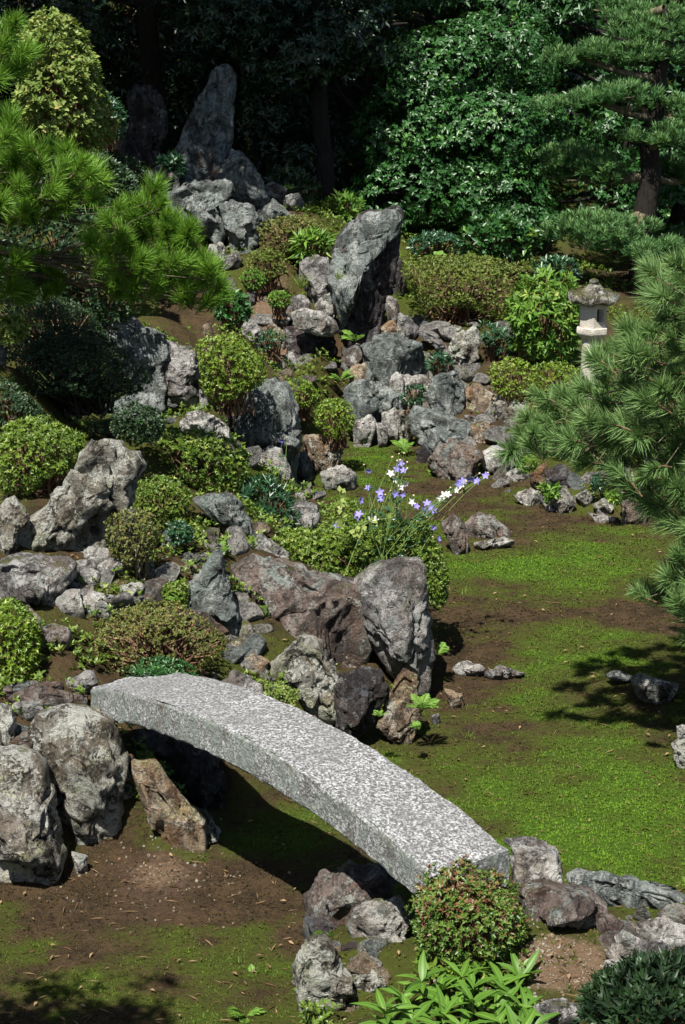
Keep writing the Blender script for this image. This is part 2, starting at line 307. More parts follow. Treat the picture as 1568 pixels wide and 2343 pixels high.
def seg_dist(P, poly):
    d = np.full(len(P), 1e9); inside = np.zeros(len(P), bool)
    for i in range(len(poly)):
        a, b = poly[i], poly[(i + 1) % len(poly)]; ab = b - a
        t = np.clip(((P - a) @ ab) / (ab @ ab + 1e-12), 0, 1)
        d = np.minimum(d, np.linalg.norm(P - a - t[:, None] * ab, axis=1))
        c = ((a[1] > P[:, 1]) != (b[1] > P[:, 1])) & (P[:, 0] < (b[0] - a[0]) * (P[:, 1] - a[1]) / (b[1] - a[1] + 1e-12) + a[0])
        inside ^= c
    return np.where(inside, -d, d)
def height(P):
    P = np.asarray(P, float).reshape(-1, 2); out = np.empty(len(P))
    for k in range(0, len(P), 40000):
        q = P[k:k + 40000]
        d2 = ((q[:, None, :] - BKP[None, :, :2]) ** 2).sum(2) + .03
        wt = d2 ** -1.7; z = (wt * BKP[:, 2]).sum(1) / wt.sum(1)
        sd_ = seg_dist(q, BED)
        s = np.clip(sd_ / np.where((q[:, 1] < 9.7) & (q[:, 0] > -.2), .16, .5), 0, 1); s = s * s * (3 - 2 * s)
        far = np.clip((q[:, 1] - 34) / 14, 0, 1)
        z = z + far ** 1.3 * 12
        q3 = np.c_[q, np.zeros(len(q))]
        out[k:k + 40000] = z * s + .035 * fbm(q3 * 1.3, 3, 5) * (1 + 1.5 * s) + .012 * fbm(q3 * 6, 2, 9) + .030 * np.maximum(fbm(q3 * 3.1, 3, 19), 0)
    return out
def ground_at(px, py, ymin=6.0, ymax=46.0):
    d = ray(px, py); y = np.linspace(ymin, ymax, 900); P = EYE + d * (y / d[1])[:, None]
    below = np.nonzero(P[:, 2] < height(P[:, :2]))[0]
    i = below[0] if len(below) else 600
    return P[i]
def gz(x, y): return float(height([(x, y)])[0])
xs = np.concatenate([np.linspace(-22, -4.6, 40)[:-1], np.arange(-4.6, 5.0, .05), np.linspace(5.0, 22, 40)])
ys = np.concatenate([np.linspace(1, 7.4, 20)[:-1], np.arange(7.4, 21.5, .05), np.linspace(21.5, 52, 130)])
gx, gy = np.meshgrid(xs, ys); GP = np.stack([gx.ravel(), gy.ravel()], 1)
GZ = height(GP)
SD = seg_dist(GP, BED)
BLOBS = [(1300, 1310, 300, 50, 1.1), (1200, 1285, 220, 30, .7), (1440, 1235, 130, 45, .7), (1380, 1500, 220, 50, .9), (1230, 1590, 110, 60, .7), (1320, 1810, 380, 130, 1.1), (1420, 1960, 320, 110, 1.3), (1050, 1700, 110, 35, .4), (860, 1040, 80, 40, 1.0), (920, 1110, 100, 30, .5), (760, 1130, 60, 40, .6), (1130, 1185, 100, 30, .5), (1120, 1230, 90, 20, .5),
         (1100, 1390, 200, 45, -.8), (1080, 1490, 100, 50, -.7), (1190, 1690, 150, 40, -.6), (1010, 1780, 90, 60, -.6), (1060, 1620, 80, 60, -.6), (1130, 1880, 70, 40, -.4), (1000, 1150, 130, 30, -.5), (1320, 1195, 230, 22, -.5), (1120, 1570, 110, 35, -.6), (1450, 1400, 140, 30, -.6),
         (320, 2170, 300, 40, -.35), (560, 2090, 100, 35, .3), (650, 1900, 110, 60, .7), (300, 2030, 260, 40, -1.0), (370, 1950, 150, 60, -1.6), (100, 2100, 200, 30, -.3), (420, 2090, 160, 30, -.8), (150, 2260, 300, 60, .1), (250, 2080, 300, 60, -.5)]
def mossfield(P):
    v = np.zeros(len(P))
    for px, py, rx, ry, a in BLOBS:
        c = at_z(px, py, 0.0); dd = np.linalg.norm(c - EYE); dep = PITCH + math.atan((py - 1171) / FPX)
        sx = rx * dd / FPX; sy = ry * dd / FPX / math.sin(dep)
        v += a * np.exp(-1.1 * (((P[:, 0] - c[0]) / sx) ** 2 + ((P[:, 1] - c[1]) / sy) ** 2))
    q = np.c_[P * np.array([.9, 1.5]), np.zeros(len(P))]
    return .72 * v + .85 * fbm(q * 1.6, 3, 3, .6) + 1.0 * fbm(q * 4.5, 4, 13, .62) - .05
MOSS = mossfield(GP)
MOSS = np.where(SD > .1, -.15 + .9 * fbm(np.c_[GP * 1.2, 0 * GP[:, :1]], 4, 8, .6), MOSS)
SOILB = [(1290, 2190, 110, 45, 1.2, .78), (370, 1965, 110, 55, .55, .1), (330, 1360, 150, 60, .45, 1.05), (620, 740, 70, 70, .7, 1.1), (1150, 850, 60, 60, .35, .7), (420, 2090, 110, 25, .1, 0), (250, 2120, 420, 90, .2, 0)]
SOIL = np.zeros(len(GP))
for px, py, rx, ry, a, z in SOILB:
    c = at_z(px, py, z); dd = np.linalg.norm(c - EYE); dep = PITCH + math.atan((py - 1171) / FPX)
    SOIL += a * np.exp(-(((GP[:, 0] - c[0]) / (rx * dd / FPX)) ** 2 + ((GP[:, 1] - c[1]) / (ry * dd / FPX / math.sin(dep))) ** 2))
def ground_mat():
    b = NB('moss and soil'); co = b.n('TexCoord').outputs['Object']
    m = b.attr('moss'); soil = b.attr('soil')
    n1 = b.noise(co, 5, 8, .7, .3); n2 = b.noise(co, 24, 7, .7, .3); n3 = b.noise(co, 90, 5, .7)
    e = b.math('ADD', m, b.math('MULTIPLY', b.math('SUBTRACT', n2, .5), 1.3)); e = b.math('ADD', e, b.math('MULTIPLY', b.math('SUBTRACT', n3, .5), .9))
    br = b.mix(b.step(n1, .35, .65), (.030, .021, .011), (.070, .046, .024)); br = b.mix(b.math('MULTIPLY', b.step(n3, .5, .64), .6), br, (.12, .08, .05)); br = b.mix(b.math('MULTIPLY', b.step(soil, .12, .5), .7), br, b.mix(n2, (.04, .024, .017), (.105, .066, .048))); br = b.mix(b.step(n2, .54, .62), br, (.022, .016, .012))
    ol = b.mix(n2, (.035, .045, .010), (.075, .085, .015))
    gr = b.mix(n2, (.03, .06, .008), (.075, .14, .013))
    c = b.mix(b.step(e, -.45, .15), br, ol); c = b.mix(b.step(e, .1, .9), c, gr)
    so = b.mix(n1, (.12, .078, .05), (.22, .155, .10)); so = b.mix(b.step(n3, .48, .66), so, (.12, .075, .045))
    so = b.mix(b.step(b.voro(co, 45), .12, .25), (.36, .31, .25), so)
    c = b.mix(b.step(b.math('ADD', soil, b.math('MULTIPLY', b.math('SUBTRACT', n2, .5), .9)), .3, .65), c, so)
    h = b.math('ADD', b.math('MULTIPLY', n2, .7), b.math('MULTIPLY', n3, .4)); h = b.math('ADD', h, b.math('MULTIPLY', n1, .5))
    return b.done(b.principled(c, .95, b.bump(h, .05, 1.0), .1))
nx, ny = len(xs), len(ys)
ii = (np.arange(ny - 1)[:, None] * nx + np.arange(nx - 1)[None]).ravel()
GF = np.stack([ii, ii + 1, ii + nx + 1, ii + nx], 1)
g = mobj('ground', fmesh('ground', np.c_[GP, GZ], GF, ground_mat(), True, None, {'moss': MOSS, 'soil': SOIL}))
tag(g, kind='structure')
# --- living moss shoots on the pond bed and banks, too many to count
def scatter_moss(n, lo, hi, bed=True):
    P = np.stack([RNG.uniform(-3.4, 4.0, n), 7.9 * (20.5 / 7.9) ** RNG.uniform(0, 1, n)], 1)
    keep = (np.abs(P[:, 0]) < P[:, 1] * .19 + .25); P = P[keep]
    s = seg_dist(P, BED); P = P[(s < .02) if bed else ((s > .1) & (P[:, 1] < 17))]
    m = mossfield(P) if bed else (-.15 + .9 * fbm(np.c_[P * 1.2, 0 * P[:, :1]], 4, 8, .6))
    loc = fbm(np.c_[P * 9, 0 * P[:, :1]], 3, 21) * .9
    if bed:
        so_ = np.zeros(len(P))
        for px_, py_, rx_, ry_, a_, z_ in SOILB:
            c_ = at_z(px_, py_, z_); dd_ = np.linalg.norm(c_ - EYE); dp_ = PITCH + math.atan((py_ - 1171) / FPX)
            so_ += a_ * np.exp(-(((P[:, 0] - c_[0]) / (rx_ * dd_ / FPX)) ** 2 + ((P[:, 1] - c_[1]) / (ry_ * dd_ / FPX / math.sin(dp_))) ** 2))
        m = m - .9 * np.clip(so_ - .15, 0, 1)
    ok = RNG.uniform(0, 1, len(P)) < np.clip((m + loc * .6 + .15) / .7, .30 if bed else .10, 1) * (1 if not bed else np.clip(1.25 - so_ * 1.6, .04, 1))
    return P[ok], m[ok]
def moss_mesh(P, m, hgt):
    z = height(P); n = len(P); K = 5
    sz = hgt * RNG.uniform(.6, 1.25, n) * (1 + .035 * (P[:, 1] - 8)); base = np.c_[P, z - .004]
    th = RNG.uniform(0, 2 * np.pi, (n, K)); tilt = RNG.uniform(.35, 1.1, (n, K)); L = sz[:, None] * RNG.uniform(.7, 1.2, (n, K))
    d = np.stack([np.cos(th) * np.sin(tilt), np.sin(th) * np.sin(tilt), np.cos(tilt)], -1); sd_ = np.stack([-np.sin(th), np.cos(th), 0 * th], -1)
    b0 = base[:, None] + sd_ * (L * .22)[..., None]; b1 = base[:, None] - sd_ * (L * .22)[..., None]; tip = base[:, None] + d * L[..., None]
    V = np.stack([b0, b1, tip], 2).reshape(-1, 3); F = np.arange(len(V)).reshape(-1, 3)
    tv = np.clip(.20 + .62 * m + RNG.normal(0, .13, n), .0, 1); t = np.repeat(tv, K * 3).reshape(-1, 3); t[:, :2] *= .75
    return V, F, t.ravel()
P_, m_ = scatter_moss(230000, 0, 1)
V_, F_, T_ = moss_mesh(P_, m_, .018)
tag(mobj('moss', fmesh('moss', V_, F_, M['mossleaf'], False, T_)), 'bright green and brownish moss carpeting the dry pond bed', 'moss', None, 'stuff')
P_, m_ = scatter_moss(70000, 0, 1, False)
V_, F_, T_ = moss_mesh(P_, m_ * .6 - .05, .022)
tag(mobj('moss', fmesh('moss', V_, F_, M['mossleaf'], False, T_)), 'thin olive moss and herbs growing on the soil of the banks', 'moss', None, 'stuff')
# ================================================================== STONES
ICO = {}
def ico(k):
    if k not in ICO:
        bm = bmesh.new(); bmesh.ops.create_icosphere(bm, subdivisions=k, radius=1)
        ICO[k] = (np.array([v.co[:] for v in bm.verts]), np.array([[v.index for v in f.verts] for f in bm.faces])); bm.free()
    return ICO[k]
def radial(poly, c, th):
    """distance from c to the outline in each direction"""
    d = np.stack([np.cos(th), np.sin(th)], 1); best = np.zeros(len(th))
    for i in range(len(poly)):
        a = poly[i] - c; e = poly[(i + 1) % len(poly)] - poly[i]
        den = d[:, 0] * e[1] - d[:, 1] * e[0]; den = np.where(abs(den) < 1e-12, 1e-12, den)
        t = (a[0] * e[1] - a[1] * e[0]) / den; u = (a[0] * d[:, 1] - a[1] * d[:, 0]) / den
        best = np.where((u >= -1e-6) & (u <= 1 + 1e-6) & (t > 0), np.maximum(best, t), best)
    return np.maximum(best, 1e-3)
def frame_of(n, pts, D=None, b=None, lie=0.0, off=0.0):
    """stand an outline up at its own distance: returns origin, axes U V W and the outline in metres"""
    px = tile(n, pts)
    if D is None:
        bp = tile(n, b)[0] if b is not None else px[np.argmax(px[:, 1])]
        hit = ground_at(*bp)
    else:
        bp = px[np.argmax(px[:, 1])]; hit = at_y(bp[0], bp[1], D)
    hit = hit + np.array([0, off, 0]); a = R(lie)
    W = np.array([0, -math.cos(a), math.sin(a)]); V = np.array([0, math.sin(a), math.cos(a)]); U = np.array([1., 0, 0])
    d = ray(px[:, 0], px[:, 1]); t = ((hit - EYE) @ W) / (d @ W); P = EYE + d * t[:, None]
    mn = P.min(0); mx = P.max(0)
    poly = np.stack([(P - hit) @ U, (P - hit) @ V], 1)
    return hit, U, V, W, poly
SEED = [0]
ROCKS = []
def rock(n, pts, kind, label, D=None, b=None, lie=0.0, th=None, sub=5, cut=9, name='rock', box=.46, grow=1.05, amp=1.0, off=None, group=None, cat='rock', strata=None, sink=True):
    SEED[0] += 1; s = SEED[0]; rg = np.random.default_rng(s * 7 + 3)
    hit, U, V, W, poly = frame_of(n, pts, D, b, lie)
    poly = (poly - poly.mean(0)) * grow + poly.mean(0); ext = poly.max(0) - poly.min(0); size = math.sqrt(ext[0] * ext[1])
    spx = size * FPX / np.linalg.norm(hit - EYE); sub = 5 if spx > 90 else (4 if spx > 48 else 3)
    T = (th if th else .42 * min(ext[0], ext[1]) + .12 * size)
    c = (poly.max(0) + poly.min(0)) / 2 * .5 + poly.mean(0) * .5
    S, F = ico(sub)
    ang = np.arctan2(S[:, 1], S[:, 0]); rho = np.hypot(S[:, 0], S[:, 1]); r = radial(poly, c, ang); r = r * (1 + .03 * np.abs(vnoise(np.c_[np.cos(ang) * 5, np.sin(ang) * 5, S[:, 2] * 2 + s])) - .01 + .02 * np.round(vnoise(np.c_[np.cos(ang) * 3.3, np.sin(ang) * 3.3, 0 * ang + s * 2]) * 2) / 2)
    A = rho ** box; w_ = np.sign(S[:, 2]) * np.abs(S[:, 2]) ** box
    q = np.stack([S[:, 0] / np.maximum(rho, 1e-6) * A, S[:, 1] / np.maximum(rho, 1e-6) * A, w_], 1)
    # break the form into flat cleavage faces
    keep = np.clip((1 - rho) / .07, .0, 1)[:, None]
    for k in range(cut + 14):
        d = rg.normal(size=3); d[2] = abs(d[2]) * .9 + .2; d /= np.linalg.norm(d)
        pr = q @ d; top = np.quantile(pr, .999); lim = top * (rg.uniform(.54, .84) if k < cut else rg.uniform(.82, .95))
        q = q - np.maximum(pr - lim, 0)[:, None] * d * keep
    for k in range(6):
        d = rg.normal(size=3); d[2] = -abs(d[2]) - .4; d /= np.linalg.norm(d); pr = q @ d; q = q - np.maximum(pr - np.quantile(pr, .999) * rg.uniform(.65, .9), 0)[:, None] * d * keep
    x = q[:, 0] * r + c[0]; y = q[:, 1] * r + c[1]; z = q[:, 2] * T
    z = np.where(z < 0, z * .8, z)
    P = np.stack([x, y, z], 1)
    seedv = rg.uniform(0, 50, 3)
    Q = P / size * 2.2 + seedv
    nv = nrm(np.stack([S[:, 0] / max(ext[0], .01), S[:, 1] / max(ext[1], .01), S[:, 2] / max(2 * T, .01)], 1))
    ad = rg.normal(size=3) if strata is None else np.array(strata, float); ad /= np.linalg.norm(ad)
    lay = P / size @ ad * 9 + 1.5 * fbm(Q * .8, 2, s); stp = (lay - np.floor(lay)); stp = np.minimum(stp / .8, 1) - .5
    ridg = 1 - 2 * np.abs(fbm(Q * 2.3, 3, s + 5))
    dsp = .015 * fbm(Q, 2, s + 1) + .018 * (ridg - .5) + .016 * fbm(Q * 4.5, 3, s + 2) + .032 * stp + .019 * fbm(Q * 11, 3, s + 4) - .065 * np.clip(np.abs(fbm(Q * 1.7 + 7, 3, s + 8)) * -14 + 1, 0, 1)
    nc = int(np.clip(7 + spx / 14, 8, 26)); sd3 = rg.uniform(-1, 1, (nc, 3)) * np.array([ext[0] / 2, ext[1] / 2, T]) + np.array([c[0], c[1], 0])
    Pw = P + size * .05 * np.stack([fbm(Q * 2.5 + 5 * m_, 2, s + m_) for m_ in range(3)], 1)
    dv = Pw[:, None] - sd3[None]; along = dv @ ad; dist_ = (dv ** 2).sum(2) - .62 * along ** 2; cell = dist_.argmin(1)
    gr = rg.normal(0, .16, (nc, 3)); offc = rg.normal(0, .022, nc)
    dsp = dsp + offc[cell] + np.clip((dv[np.arange(len(P)), cell] * gr[cell]).sum(1) / size, -.06, .06)
    inner = np.where(np.abs(S[:, 2]) > .3, 1.0, .75)
    P = P + nv * (dsp * size * amp * inner)[:, None]
    # ground contact: the foot sinks into the soil; the back leans inside the sight line
    lowm = np.clip((c[1] - P[:, 1]) / ext[1], 0, .5) * 2
    if lie < 30: P[:, 1] -= lowm * .05 + np.where(P[:, 2] < 0, .25 * -P[:, 2], 0)
    o0 = .30 * T if off is None else off
    if sink and lie < 30:
        gap = hit[2] + poly[:, 1].min() - gz(hit[0] + c[0], hit[1] + o0)
        if gap > 0: P[:, 1] -= lowm * min(gap, .6)
    if lie < 30: org = hit + np.array([0, o0, 0])
    else: org = hit + W * (.25 * T)
    wv = P[:, :1] * U + P[:, 1:2] * V + P[:, 2:3] * W
    me = fmesh(name, wv, F, M[kind], False)
    o = mobj(name, me, None, org)
    ROCKS.append(o)
    return tag(o, label, cat, group)
# ------------------------------------------------------------------ the stones, one by one
# back group
rock(1, '795,720 835,620 878,515 940,430 982,330 1012,302 1052,300 1072,345 1080,400 1070,470 1066,560 1058,640 1050,700 1020,780 960,830 850,865 812,840', 'tower', 'tallest standing stone, a leaning blue-grey blade with rust bands before the dark wood', D=24.6, th=.28, sub=5, cut=9, name='standing_stone', cat='standing stone', amp=.7, strata=(.9, -.25, .2))
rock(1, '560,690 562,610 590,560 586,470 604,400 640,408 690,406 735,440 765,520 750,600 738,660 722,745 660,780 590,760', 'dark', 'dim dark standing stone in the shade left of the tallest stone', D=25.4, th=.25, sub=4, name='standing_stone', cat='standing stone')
rock(1, '775,890 850,840 910,826 1050,832 1062,900 1004,955 1034,1040 1010,1105 940,1065 840,1005 768,950', 'blue', 'bluish boulder at the left front foot of the tallest standing stone', D=23.9, th=.5, sub=5)
rock(1, '1000,800 1040,740 1062,697 1110,712 1150,768 1186,815 1232,920 1150,965 1060,935 1008,870', 'blue', 'humped blue-grey boulder right behind the foot of the tallest standing stone', D=24.3, th=.5, sub=5)
rock(1, '1012,945 1060,932 1145,948 1190,1000 1182,1110 1125,1165 1060,1165 1040,1080 1030,1040', 'blue', 'upright blue block with a mossy top below the humped boulder', D=23.8, th=.3, sub=5)
rock(1, '1195,850 1260,838 1310,866 1296,915 1232,940', 'grey', 'small grey rock at the right shoulder of the humped boulder', D=24.5)
rock(1, '1180,965 1250,918 1300,955 1345,1005 1250,1030 1190,1005', 'blue', 'low bluish wedge rock beside the upright mossy-topped block', D=24.1)
rock(1, '1308,890 1368,884 1392,930 1340,965 1298,932', 'grey', 'small mossy grey rock at the far right end of the back stone group', D=24.4)
rock(1, '668,792 740,758 815,798 832,850 780,872 700,862', 'grey', 'dark grey rock left of the foot of the tallest standing stone', D=24.2)
rock(1, '690,860 780,865 800,930 770,960 720,910', 'dark', 'dark rock in the gap left below the tallest standing stone', D=24.3)
rock(0, '480,560 505,553 516,575 520,600 490,615 472,590', 'pale', 'small white rock just right of the bright pine below the back group')
rock(0, '505,585 540,578 556,596 545,612 512,614', 'grey', 'low mossy rock left of the round bronze azalea', cut=5)
# the big upright
rock(0, '880,486 905,482 919,500 914,545 905,590 897,640 884,690 876,735 850,785 812,800 792,770 778,715 764,672 752,640 754,595 776,545 795,515 840,495', 'dark', 'big upright dark stone with white veins leaning at the head of the dry waterfall', th=.3, sub=5, cut=8, name='standing_stone', cat='standing stone', amp=.8, strata=(.3, .9, .25))
rock(0, '876,484 900,481 918,500 914,540 890,556 860,585 830,615 815,660 800,720 782,745 766,690 752,640 752,600 770,550 790,518 830,497', 'blue', 'blue-grey shell forming the pale sunlit upper left face of the big dark upright stone', th=.34, sub=5, b=None, D=21.62, sink=False, amp=.9, cut=8, strata=(.6, .6, .3))  # shell over the upright: its bluish part, plus sunlight painted as a paler face
rock(0, '896,598 918,590 930,620 922,668 900,672 890,640', 'dark', 'dark rock behind the right edge of the big upright stone')
rock(0, '688,603 720,592 748,594 760,640 752,690 732,700 712,672 690,640', 'grey', 'jagged pale rock left of the big upright stone', D=22.3)
rock(0, '722,700 740,675 762,668 774,690 765,720 735,735', 'pale', 'white lump wedged between the overhanging slab and the big upright stone', D=21.9)
rock(3, '1335,270 1395,243 1470,262 1530,305 1562,342 1500,354 1400,332 1350,312', 'pale', 'flat tilted slab overhanging the dark cave rock', D=21.2, sink=False, th=.16, sub=5, strata=(.1, 1, .1), name='slab', cat='slab')
rock(3, '1330,190 1390,180 1420,215 1395,250 1345,240', 'grey', 'small dark-sided rock under the moss cushion above the overhanging slab', D=21.7)
rock(3, '1300,335 1400,325 1515,350 1525,440 1518,540 1500,630 1435,625 1375,560 1310,460', 'dark', 'dark hollow-faced rock under the overhanging slab', D=21.5, th=.3, sub=5)
rock(3, '1248,270 1290,255 1332,280 1312,312 1258,302', 'pale', 'little flat slab left of the overhanging slab', D=21.6, sink=False, th=.1)
rock(3, '1318,440 1345,445 1368,520 1364,565 1335,565 1322,500', 'pale', 'narrow white post stone in front of the dark hollow-faced rock', D=21.1)
rock(3, '1215,490 1290,478 1342,560 1312,595 1228,585', 'lichen', 'mossy rock right of the bright round azalea', D=21.0)
rock(3, '1180,330 1250,310 1315,350 1300,420 1215,440 1160,390', 'rust', 'earthy rock below the little bright shrub on the slope', D=21.6)
rock(3, '1060,350 1150,300 1200,340 1190,430 1110,420', 'grey', 'grey rock behind the top of the bright round azalea', D=21.4)
# left terrace
rock(3, '500,400 512,318 555,322 620,345 700,352 735,380 748,420 746,560 742,700 735,765 700,700 640,640 560,500', 'blue', 'tall flat-topped blue-grey slab stone beside the dark shaded shrub', D=18.4, th=.28, sub=5, cut=9, box=.5, strata=(.9, .2, .1))
rock(3, '746,412 800,405 818,425 872,424 896,460 906,545 912,600 946,660 936,692 880,730 790,765 738,762 742,650 748,540', 'grey', 'right-hand broad grey slab stone with dark streaked face against the bright azalea', D=18.5, th=.28, sub=5, cut=9, box=.5, strata=(.9, .15, .2))
rock(3, '490,690 560,660 640,640 702,650 738,700 735,765 700,815 640,812 560,775 500,745', 'blue', 'shaded boulder at the foot of the tall flat-topped slab stone', D=18.0, sub=5)
rock(3, '836,810 840,770 862,735 922,730 1000,760 1042,800 1052,842 1040,870 930,850', 'pale', 'flat whitish boulder behind the wide clipped azalea', D=17.4, th=.3, lie=20)
rock(3, '1088,862 1100,740 1150,642 1222,585 1302,596 1332,680 1366,760 1362,830 1352,960 1332,1075 1290,1085 1240,900 1140,890', 'blue', 'tall stepped blue stone with a sunlit edge right of the wide azalea', D=18.6, th=.4, sub=5, box=.5, strata=(.9, .1, .3))
rock(3, '1120,1090 1150,945 1222,880 1280,900 1310,980 1300,1090 1220,1110', 'pale', 'white rough stone at the foot of the tall stepped blue stone', D=18.2, th=.3, sub=5)
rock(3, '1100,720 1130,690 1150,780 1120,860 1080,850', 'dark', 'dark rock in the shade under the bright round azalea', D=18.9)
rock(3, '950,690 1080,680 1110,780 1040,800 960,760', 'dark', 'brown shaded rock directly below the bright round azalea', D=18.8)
rock(3, '1390,830 1440,815 1520,830 1562,900 1545,955 1500,992 1430,992 1388,925', 'rust', 'brown veined rock at the moss edge below the two small round azaleas')
rock(3, '1370,900 1400,905 1430,985 1415,1020 1370,1010', 'blue', 'narrow blue-grey rock left of the brown veined rock')
rock(3, '1468,1000 1520,970 1568,963 1620,1000 1626,1052 1568,1076 1500,1062 1480,1025', 'pale', 'rounded white boulder at the moss edge in front of the brown veined rock', sub=5)
rock(3, '1350,1085 1420,1065 1436,1100 1392,1122 1355,1112', 'pale', 'small pinkish white rock on the brown moss left of the rounded white boulder')
rock(0, '655,1165 690,1150 722,1160 732,1195 708,1215 668,1205', 'grey', 'grey rock at the moss edge right behind the leafy bank plants')
rock(0, '440,1146 478,1132 530,1140 570,1190 588,1228 560,1238 500,1200', 'blue', 'dark bluish boulder in shade below the wide clipped azalea')
rock(0, '168,1100 172,1068 200,1030 242,1018 282,1025 308,1050 318,1085 300,1120 304,1150 285,1200 262,1215 230,1262 180,1272 130,1262 65,1250 40,1222 60,1190 100,1170', 'lichen', 'big rounded boulder with pale lichened right face under the left azalea', b='190,1262', th=.42, sub=5, cut=9)
rock(0, '0,1160 30,1142 50,1165 62,1190 40,1220 38,1265 0,1275', 'lichen', 'lichened rock at the left picture edge next to the big rounded boulder', D=13.1)
rock(0, '0,1140 30,1132 42,1152 20,1170 0,1172', 'rust', 'flat rusty rock under the left azalea at the picture edge', D=13.9)
rock(5, '0,245 60,225 180,233 282,244 326,270 312,330 242,402 182,462 80,446 0,425', 'grey', 'squared grey block with a flat sunlit top at the left edge', D=12.35, th=.45, sub=5, box=.45, strata=(.8, .1, .5))
rock(5, '130,215 180,200 190,232 140,238', 'lichen', 'small pale rock on top of the squared grey block', D=12.9)
rock(5, '185,215 240,205 265,238 215,246', 'grey', 'small greenish rock tucked under the big rounded boulder', D=12.9)
fl = dict(box=.45, amp=.55, cut=5, lie=62, name='flat_stone', cat='stepping stone')
rock(5, '388,200 430,190 500,200 505,235 430,247 395,230', 'pale', 'flat pale stone nearest the big rounded boulder on the stony path', th=.1, **fl)
rock(5, '342,265 400,235 442,255 425,290 365,292', 'pale', 'flat stone second down the stony path from the big rounded boulder', th=.1, **fl)
rock(5, '448,268 500,240 572,250 562,282 500,298', 'pale', 'flat stone beside the trunk foot of the little bronze tree', th=.1, **fl)
rock(5, '328,312 400,285 462,300 442,348 350,348', 'grey', 'broad flat stone in the middle of the stony path', th=.1, **fl)
rock(5, '284,377 310,350 432,360 432,388 330,394', 'pale', 'thin slab stone above the large pale step', th=.08, **fl)
rock(5, '250,432 300,390 372,398 384,472 300,475', 'pale', 'left half of the large pale step stone', th=.12, **fl)
rock(5, '378,405 440,400 522,420 516,505 430,492 386,470', 'pale', 'right half of the large pale step stone', th=.12, **fl)
rock(5, '700,240 760,205 822,220 832,255 740,272', 'grey', 'grey rock behind the trunk of the little bronze tree', D=13.4)
rock(5, '760,255 850,245 900,250 890,300 840,330 780,300', 'rust', 'brownish rock left of the jagged upright stone', D=13.1)
rock(5, '610,300 680,265 720,290 700,340 640,345', 'grey', 'shadowed rock under the little bronze tree', D=12.9)
rock(5, '150,562 250,540 326,570 312,610 190,627', 'brown', 'low brown flat rock in the left mossy ground', th=.12, **fl)
rock(5, '85,492 150,478 195,520 180,545 95,540', 'brown', 'low dark flat rock behind the left edge shrub', th=.12, **fl)
rock(5, '548,340 640,325 662,350 622,396 560,392', 'lichen', 'moss covered round rock at the foot of the little bronze tree', D=12.55)
rock(5, '852,420 872,340 928,275 968,198 1010,194 1026,262 1046,322 1062,400 1090,432 1102,520 1082,570 1020,532 930,472 870,440', 'blue', 'jagged pointed blue-grey stone left of the big slanted boulder', D=12.75, th=.25, sub=5, strata=(.5, .6, .6))
rock(5, '755,452 850,448 960,488 1046,552 1000,580 900,545', 'brown', 'low purplish rock behind the loose brown azalea', D=12.5, lie=35)
rock(5, '1146,168 1190,110 1270,160 1332,210 1334,268 1270,275 1210,245 1150,192', 'grey', 'triangular grey rock above the big slanted boulder', D=14.0)
# peninsula boulders
rock(0, '528,1325 545,1318 590,1296 642,1297 720,1330 790,1345 825,1370 836,1420 850,1470 832,1530 780,1545 700,1500 640,1485 580,1475 545,1425 548,1380', 'brown', 'big slanted purplish boulder with turquoise lichen patch behind the bridge', D=13.3, th=.45, sub=5, cut=8, amp=.75)
rock(0, '818,1350 860,1306 930,1290 966,1293 979,1320 973,1400 982,1480 976,1585 930,1565 872,1512 846,1450 828,1390', 'grey', 'tall squared grey boulder with a dark right side below the azalea mound', D=13.25, th=.5, sub=5, cut=7, box=.48, amp=.7)
rock(0, '600,1560 650,1510 690,1480 732,1488 762,1540 787,1622 740,1645 690,1622 610,1592', 'lichen', 'pyramid shaped lichened rock in front of the big slanted boulder', D=12.45, sub=5)
rock(0, '768,1575 830,1530 870,1543 882,1592 852,1640 802,1690 775,1650', 'dark', 'dark wedge rock right of the pyramid shaped rock', D=12.35, sub=5)
rock(0, '868,1660 888,1600 925,1545 950,1558 966,1622 952,1682 912,1697', 'rust', 'rust topped rock at the moss edge below the tall squared boulder', D=12.4, sub=5)
rock(0, '545,1512 580,1496 616,1515 610,1542 575,1548', 'rust', 'small smooth brownish rock below the big slanted boulder', D=12.45)
rock(5, '1010,792 1080,742 1150,770 1232,838 1200,860 1050,830', 'grey', 'low grey rock just behind the crest of the stone bridge', D=11.6)
rock(5, '1050,600 1100,578 1114,640 1062,655', 'rust', 'little orange-brown rock beside the loose brown azalea', D=12.5)
rock(5, '1060,520 1140,510 1170,570 1190,640 1120,660 1080,600', 'lichen', 'mossy crumbled rock between the jagged stone and the big slanted boulder', D=12.8)
